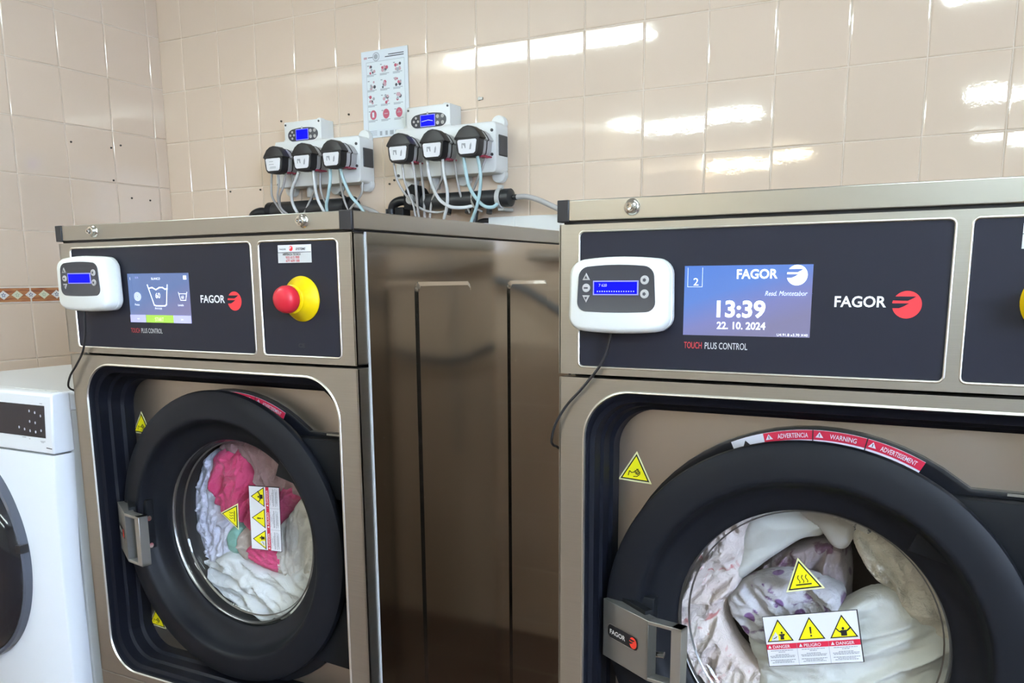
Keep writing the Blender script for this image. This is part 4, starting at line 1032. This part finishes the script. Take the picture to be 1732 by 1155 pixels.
    if kind == 'A':
        H = [(HOSEW,.0048,[(-.545,Y(.125),.442),(-.562,Y(.125),.415),(-.583,Y(.12),.385),(-.590,Y(.11),.355),(-.582,Y(.10),.325),(-.57,Y(.08),.29)]),
             (HOSEW,.0048,[(-.488,Y(.125),.442),(-.484,Y(.125),.40),(-.480,Y(.12),.36),(-.468,Y(.11),.325),(-.46,Y(.09),.28)]),
             (HOSEB,.0050,[(-.418,Y(.130),.442),(-.424,Y(.125),.41),(-.438,Y(.12),.37),(-.455,Y(.11),.335),(-.46,Y(.09),.28)]),
             (HOSEB,.0048,[(-.385,Y(.125),.442),(-.375,Y(.12),.405),(-.358,Y(.115),.365),(-.335,Y(.105),.335),(-.315,Y(.09),.300),(-.30,Y(.08),.27)]),
             (HOSEG,.0034,[(-.655,Y(.125),.444),(-.664,Y(.12),.41),(-.672,Y(.11),.375),(-.668,Y(.09),.345),(-.655,Y(.07),.31),(-.65,Y(.07),.28)]),
             (HOSEG,.0034,[(-.630,Y(.125),.444),(-.632,Y(.12),.415),(-.650,Y(.11),.375),(-.655,Y(.09),.34),(-.63,Y(.07),.31),(-.62,Y(.07),.28)]),
             (HOSEG,.0034,[(-.600,Y(.120),.444),(-.625,Y(.11),.405),(-.650,Y(.10),.375),(-.668,Y(.08),.345),(-.66,Y(.07),.31)]),
             (HOSEG,.0034,[(-.600,Y(.095),.444),(-.602,Y(.09),.41),(-.616,Y(.08),.375),(-.620,Y(.07),.34),(-.60,Y(.06),.30)]),
             (HOSEG,.0034,[(-.505,Y(.095),.444),(-.510,Y(.09),.40),(-.535,Y(.08),.375),(-.565,Y(.07),.345),(-.59,Y(.07),.31)]),
             (HOSEG,.0034,[(-.498,Y(.080),.444),(-.500,Y(.08),.39),(-.490,Y(.07),.35),(-.48,Y(.06),.32),(-.47,Y(.06),.28)]),
             (HOSEG,.0034,[(-.415,Y(.090),.444),(-.412,Y(.09),.40),(-.410,Y(.08),.355),(-.40,Y(.07),.32),(-.39,Y(.06),.28)]),
             (HOSEG,.0034,[(-.345,Y(.070),.405),(-.350,Y(.07),.375),(-.372,Y(.07),.350),(-.40,Y(.07),.325),(-.42,Y(.07),.29)])]
    else:
        o = .468
        H = [(HOSEW,.0048,[(-.0700,Y(.130),.444),(-.0700,Y(.125),.41),(-.0620,Y(.12),.375),(-.0450,Y(.115),.340),(-.0150,Y(.11),.318),(.0180,Y(.10),.313),(.045,Y(.08),.318)]),
             (HOSEW,.0048,[(-.0200,Y(.130),.444),(-.0180,Y(.125),.40),(-.0130,Y(.12),.36),(-.0200,Y(.11),.325),(-.035,Y(.10),.295),(-.05,Y(.09),.27)]),
             (HOSEB,.0050,[(.0480,Y(.130),.444),(.0520,Y(.125),.405),(.0600,Y(.12),.365),(.0750,Y(.11),.335),(.0950,Y(.10),.314),(.1150,Y(.09),.311),(.125,Y(.08),.320)]),
             (HOSEB,.0048,[(.0920,Y(.130),.444),(.0970,Y(.125),.41),(.0950,Y(.12),.37),(.0800,Y(.11),.325),(.0600,Y(.10),.290),(.035,Y(.09),.255)]),
             (HOSEG,.0034,[(-.1890,Y(.125),.444),(-.1850,Y(.12),.405),(-.1720,Y(.11),.370),(-.1450,Y(.10),.335),(-.1100,Y(.09),.312),(-.0700,Y(.08),.305),(-.04,Y(.08),.310)]),
             (HOSEG,.0034,[(-.1600,Y(.125),.444),(-.1580,Y(.12),.40),(-.1500,Y(.11),.36),(-.140,Y(.10),.320),(-.14,Y(.09),.27)]),
             (HOSEG,.0038,[(-.1250,Y(.125),.444),(-.1200,Y(.12),.40),(-.1230,Y(.11),.35),(-.125,Y(.10),.30),(-.12,Y(.09),.26)]),
             (HOSEG,.0038,[(-.1150,Y(.100),.444),(-.1150,Y(.09),.39),(-.1180,Y(.08),.34),(-.118,Y(.08),.28)]),
             (HOSEG,.0034,[(-.0450,Y(.095),.444),(-.0480,Y(.09),.40),(-.0700,Y(.08),.375),(-.0900,Y(.08),.34),(-.098,Y(.08),.30),(-.10,Y(.08),.27)]),
             (HOSEG,.0034,[(.0000,Y(.100),.444),(.0020,Y(.09),.39),(.0080,Y(.08),.345),(.020,Y(.07),.32),(.03,Y(.07),.30)]),
             (HOSEG,.0034,[(.0950,Y(.090),.444),(.0800,Y(.09),.41),(.0550,Y(.08),.375),(.0420,Y(.08),.345),(.0500,Y(.08),.315),(.072,Y(.07),.302)])]
        H = [(m,r,[(a-o,b,c_) for a,b,c_ in p]) for m,r,p in H]
    for m,r,p in H: MB().tube(p, r, 10).build('hose', t, mat=m, smooth=180, label={'milky_hose':'milky white hose','pale_blue_hose':'pale blue hose','clear_grey_hose':'thin clear hose'}[m.name])
dosing('white wall dosing pump with three black heads, beside the notice and nearer the side wall', 0, 'A')
dosing('white three-head wall dosing pump below the notice, with a black valve under it', .468, 'B')
# manifolds (pipes behind the machine tops)
t = Thing('flush_manifold', 'black pipe manifold under the dosing pump nearer the side wall', 'pipe', (-.60,D,.30), group='flush manifolds')
mb = MB(); mb.cyl(.028,(-.735,D-.045,.338),(-.415,D-.045,.338),24); mb.build('pipe', t, mat=PIPEB)
mb = MB(); mb.cyl(.0300,(-.745,D-.045,.337),(-.722,D-.045,.337),24); mb.build('end_cap', t, mat=GLOSSB, bevel=.001); mb = MB(); mb.cyl(.0310,(-.425,D-.045,.338),(-.398,D-.045,.338),24); mb.build('end_cap', t, mat=GLOSSB, bevel=.001)
mb = MB(); mb.tube([(-.750,D-.05,.330),(-.775,D-.055,.335),(-.802,D-.06,.325),(-.81,D-.06,.295)],.0165,14); mb.build('elbow', t, mat=GLOSSB, smooth=60)
MB().tube([(-.425,D-.03,.355),(-.440,D-.05,.372),(-.432,D-.07,.378)],.0055,10).build('nipple', t, mat=PIPEB)
MB().tube([(-.398,D-.045,.340),(-.36,D-.05,.333),(-.31,D-.055,.315),(-.26,D-.05,.28)],.0065,10).build('hose', t, mat=HOSEG, smooth=180)
for x in (-.62,-.52,-.44): MB().box(x-.008,x+.008,D-.045,D-.0025,.300,.312).build('pipe_clip', t, mat=CLAMP)
t = Thing('flush_manifold', 'black pipe manifold with grey clamp under the pump below the notice', 'pipe', (-.02,D,.29), group='flush manifolds')
mb = MB(); mb.cyl(.0235,(-.135,D-.060,.337),(.140,D-.060,.337),24); mb.build('pipe', t, mat=PIPEB)
mb = MB(); mb.cyl(.0245,(.136,D-.060,.337),(.158,D-.060,.337),24); mb.cyl(.0245,(.158,D-.060,.337),(.164,D-.060,.337),20,.012); mb.cyl(.008,(.162,D-.060,.337),(.176,D-.060,.337),14); mb.build('end_cap', t, mat=PIPEB, bevel=.001)
mb = MB(); mb.cyl(.0275,(.118,D-.060,.337),(.131,D-.060,.337),28); mb.box(.117,.132,D-.066,D-.054,.360,.372); mb.box(.115,.134,D-.06,D-.0025,.303,.312); mb.build('clamp', t, mat=CLAMP, bevel=.001)
mb = MB(); mb.prism_y([(-.188,.318),(-.188,.360),(-.178,.378),(-.160,.388),(-.142,.378),(-.130,.360),(-.130,.318)], D-.085, D-.030, .004); mb.build('valve_body', t, mat=BLACKP, smooth=40)
mb = MB(); mb.cyl(.013,(-.160,D-.094,.345),(-.160,D-.084,.345),18,.016); mb.build('valve_port', t, mat=GREYP)
mb = MB(); mb.tube([(-.180,D-.06,.338),(-.205,D-.065,.345),(-.232,D-.07,.335),(-.242,D-.07,.305),(-.242,D-.07,.27)],.0135,14); mb.cyl(.0165,(-.243,D-.07,.322),(-.243,D-.07,.300),18); mb.build('elbow', t, mat=GLOSSB, smooth=60)
MB().cyl(.0150,(-.243,D-.07,.300),(-.243,D-.07,.282),18).build('blue_collar', t, mat=mat('blue_collar',(.10,.22,.45),.4))
MB().box(-.220,-.190,D-.085,D-.045,.282,.325).build('valve_knob', t, mat=BLACKP, bevel=.003)
for q0,q1 in (((.090,D-.060,.318),(.090,D-.066,.296)),((.020,D-.060,.318),(.020,D-.066,.300)),((-.045,D-.060,.318),(-.045,D-.066,.300)),((.045,D-.060,.318),(.040,D-.066,.262))): MB().cyl(.0085,q0,q1,12).build('nipple', t, mat=PIPEB)
MB().tube([(.174,D-.060,.337),(.205,D-.062,.337),(.245,D-.066,.326),(.290,D-.070,.307),(.335,D-.07,.288),(.42,D-.07,.262),(.5,D-.06,.20),(.52,D-.05,.05),(.53,D-.05,-.4)],.0072,12).build('hose', t, mat=HOSEG, smooth=180, label='grey feed hose leading behind the other machine')
# trunking
t = Thing('cable_trunking', 'white plastic trunking along the tiled wall behind the machine tops', 'trunking', (.3,D,.24))
MB().box(.067,.1505,D-.030,D-.0026,.215,.2885).build('trunking_length', t, mat=TRUNK, bevel=.0015)
MB().box(.1512,.86,D-.030,D-.0026,.215,.2885).build('trunking_length', t, mat=TRUNK, bevel=.0015)
t = Thing('black_hose', 'black hose with a white stripe at the end of the white trunking', 'hose', (.04,D-.03,.26))
MB().tube([(.066,D-.018,.279),(.045,D-.020,.279),(.025,D-.02,.270),(.01,D-.02,.24),(.0,D-.02,.1)],.0085,12).build('hose_body', t, mat=CABLE, smooth=180)
MB().tube([(.066,D-.026,.269),(.045,D-.028,.269),(.020,D-.028,.258),(.0,D-.028,.24)],.0040,10).build('hose_stripe', t, mat=STW, smooth=180)
# supply hoses that hang in the gap behind the machines
SUPB = mat('blue_grey_hose', (.13,.15,.18), .35)
t = Thing('supply_hose', 'dark blue grey water hose sagging along the wall between the machines', 'hose', (.5,D-.05,-.2), group='supply hoses')
MB().tube([(.12,D-.05,-.02),(.30,D-.06,-.10),(.55,D-.08,-.12),(.80,D-.08,-.02),(1.05,D-.06,.10),(1.2,D-.06,.12)],.012,12).build('hose_body', t, mat=SUPB, smooth=180)
t = Thing('supply_hose', 'grey corrugated hose running along the wall between the machines', 'hose', (.5,D-.05,.1), group='supply hoses')
MB().tube([(.05,D-.05,.14),(.30,D-.06,.13),(.50,D-.05,.15),(.70,D-.06,.17),(1.0,D-.05,.18)],.016,12).build('hose_body', t, mat=mat('buff_hose',(.42,.36,.30),.4), smooth=180)

# ---------------------------------------------------------------- notice
def notice():
    t = Thing('notice', 'white laminated notice with rows of small red and grey pictograms, taped above the pumps', 'notice', (-.299,D-.004,.540))
    x0, x1, z0, z1 = -.383, -.213, .541, .790; y = D-.0055
    PAPER = mat('notice_paper', (.74,.80,.85), .3); mb = MB(); mb.box(x0,x1,y,y+.0012,z0,z1); sh = mb.build('sheet', t, mat=PAPER)
    mb = FB(); P = fr(y-.0004); w, h = x1-x0, z1-z0
    R = lambda a,b,c,d,l=1: mb.poly([P(x0+w*a,z0+h*c,l),P(x0+w*b,z0+h*c,l),P(x0+w*b,z0+h*d,l),P(x0+w*a,z0+h*d,l)])
    IN = mat('notice_ink',(.06,.07,.09),.5); RD = mat('notice_red',(.50,.10,.16),.5); GY = mat('notice_grey',(.38,.42,.47),.5); PK = mat('notice_pale_red',(.56,.36,.42),.5)
    mb.use(mat('notice_inner',(.76,.83,.86),.35)); R(.11,.93,.09,.87,0)
    mb.use(GY)
    for a,b,c,d in ((.11,.93,.868,.872),(.11,.115,.09,.87),(.925,.93,.09,.87)): R(a,b,c,d)
    mb.use(IN); R(.15,.26,.921,.928); R(.59,.92,.928,.938); R(.52,.92,.905,.915)
    mb.use(GY); n = 24
    for r, m_ in ((.075,GY),(.060,PAPER),(.045,GY)): mb.use(m_).poly([P(x0+w*.33+w*r*math.cos(2*PI*i/n), z0+h*.925+w*r*1.0*math.sin(2*PI*i/n), 2+int((.075-r)*100)) for i in range(n)])
    mb.use(PK); R(.06,.13,.91,.935)
    random.seed(8)
    for r in range(4):
        for c in range(3):
            cx, cy = .23+c*.28, .79-r*.175
            mb.use(GY); R(cx-.10,cx-.06,cy+.035,cy+.047)
            for k in range(2): R(cx-.11,cx+.09-.05*k,cy-.068-.013*k,cy-.060-.013*k)
            if r == 3:
                mb.use(RD).poly([P(x0+w*cx+w*.07*math.cos(2*PI*i/n), z0+h*cy+w*.082*math.sin(2*PI*i/n), 1) for i in range(n)])
                mb.use(PAPER if c == 0 else PK); R(cx-.025,cx+.02,cy-.03,cy+.03,2) if c == 0 else R(cx-.04,cx+.04,cy-.004,cy+.008,2)
                if c == 2: mb.poly([P(x0+w*(cx+a),z0+h*(cy+b),2) for a,b in ((0,.035),(-.02,0),(.02,0))])
            else:
                for k in range(7):
                    mb.use([RD,PK,PK,IN,GY][(k*3+r+c*2)%5]); a = cx+random.uniform(-.06,.05); b = cy+random.uniform(-.045,.035)
                    s_ = random.uniform(.018,.035); mb.poly([P(x0+w*(a+s_*math.cos(i*PI/3)),z0+h*(b+s_*.7*math.sin(i*PI/3)),1+k*.2) for i in range(6)])
    mb.use(GY)
    for k in range(4): R(.14,.30,.075-.016*k,.080-.016*k)
    for a,b in ((.36,.41),(.48,.53),(.58,.66),(.70,.76)): R(a,b,.02,.07)
    mb.build('pictograms', t, parent=sh, smooth=0)
notice()
# ---------------------------------------------------------------- wall plugs
def plugs():
    pts = [(-.715,.622,0),(-.440,.618,0),(-.959,.415,0),(-.822,.414,0),(-.485,.398,0),(-.294,.403,0),(-.276,.413,0),(.027,.618,1),(.104,.412,0)]
    side = [(1.1366,.5647),(.9518,.5531),(1.0988,.5526),(1.0970,.4486),(1.1638,.3962),(1.2390,.3937)]
    D_ = [('small dark wall plug above the pump nearer the side wall',),('small dark wall plug between that pump and the notice',),('small dark wall plug in the tile nearest the corner on the back wall',),('small dark wall plug beside the hoses nearest the corner',),
          ('small dark wall plug under the side cover of the first pump',),('small dark wall plug low beside the hoses of the second pump',),('small dark wall plug just above another beside the second pump',),('grey screw plug above the second pump at its cover side',),('small dark wall plug beyond the second pump above its manifold',)]
    S_ = ['small dark plug in the side wall, highest of its cluster and nearest the back wall','small dark plug in the side wall, first from the front','small dark plug in the side wall on a tile joint','small dark plug in the side wall in the window reflection','small dark plug in the side wall low in the window reflection','small dark plug in the side wall, lowest near the corner']
    for (x,z,k),(lb,) in zip(pts,D_):
        c = (x,D-.0045,z); mb = MB(); r = .0055 if k else .0030
        mb.lathe([(0,-.002),(r*.8,-.002),(r,0),(r,.003)],c,12)
        if k: mb.box(x,x+.012,D-.008,D-.003,z-.004,z+.003)
        o = mb.build('wall_plug', None, mat=PLUG if not k else DARKCH, F=Vector(c)); o.location = (c[0]*S,c[1]*S,(c[2]-FL)*S); o['label'] = lb; o['category'] = 'wall plug'; o['group'] = 'wall plugs'
    for (y,z),lb in zip(side,S_):
        c = (XC+.0035,y,z); mb = MB(); mb.lathe([(0,.002),(.0026,.002),(.0032,0),(.0032,-.003)],c,12,'X')
        o = mb.build('wall_plug', None, mat=PLUG, F=Vector(c)); o.location = (c[0]*S,c[1]*S,(c[2]-FL)*S); o['label'] = lb; o['category'] = 'wall plug'; o['group'] = 'wall plugs'
plugs()
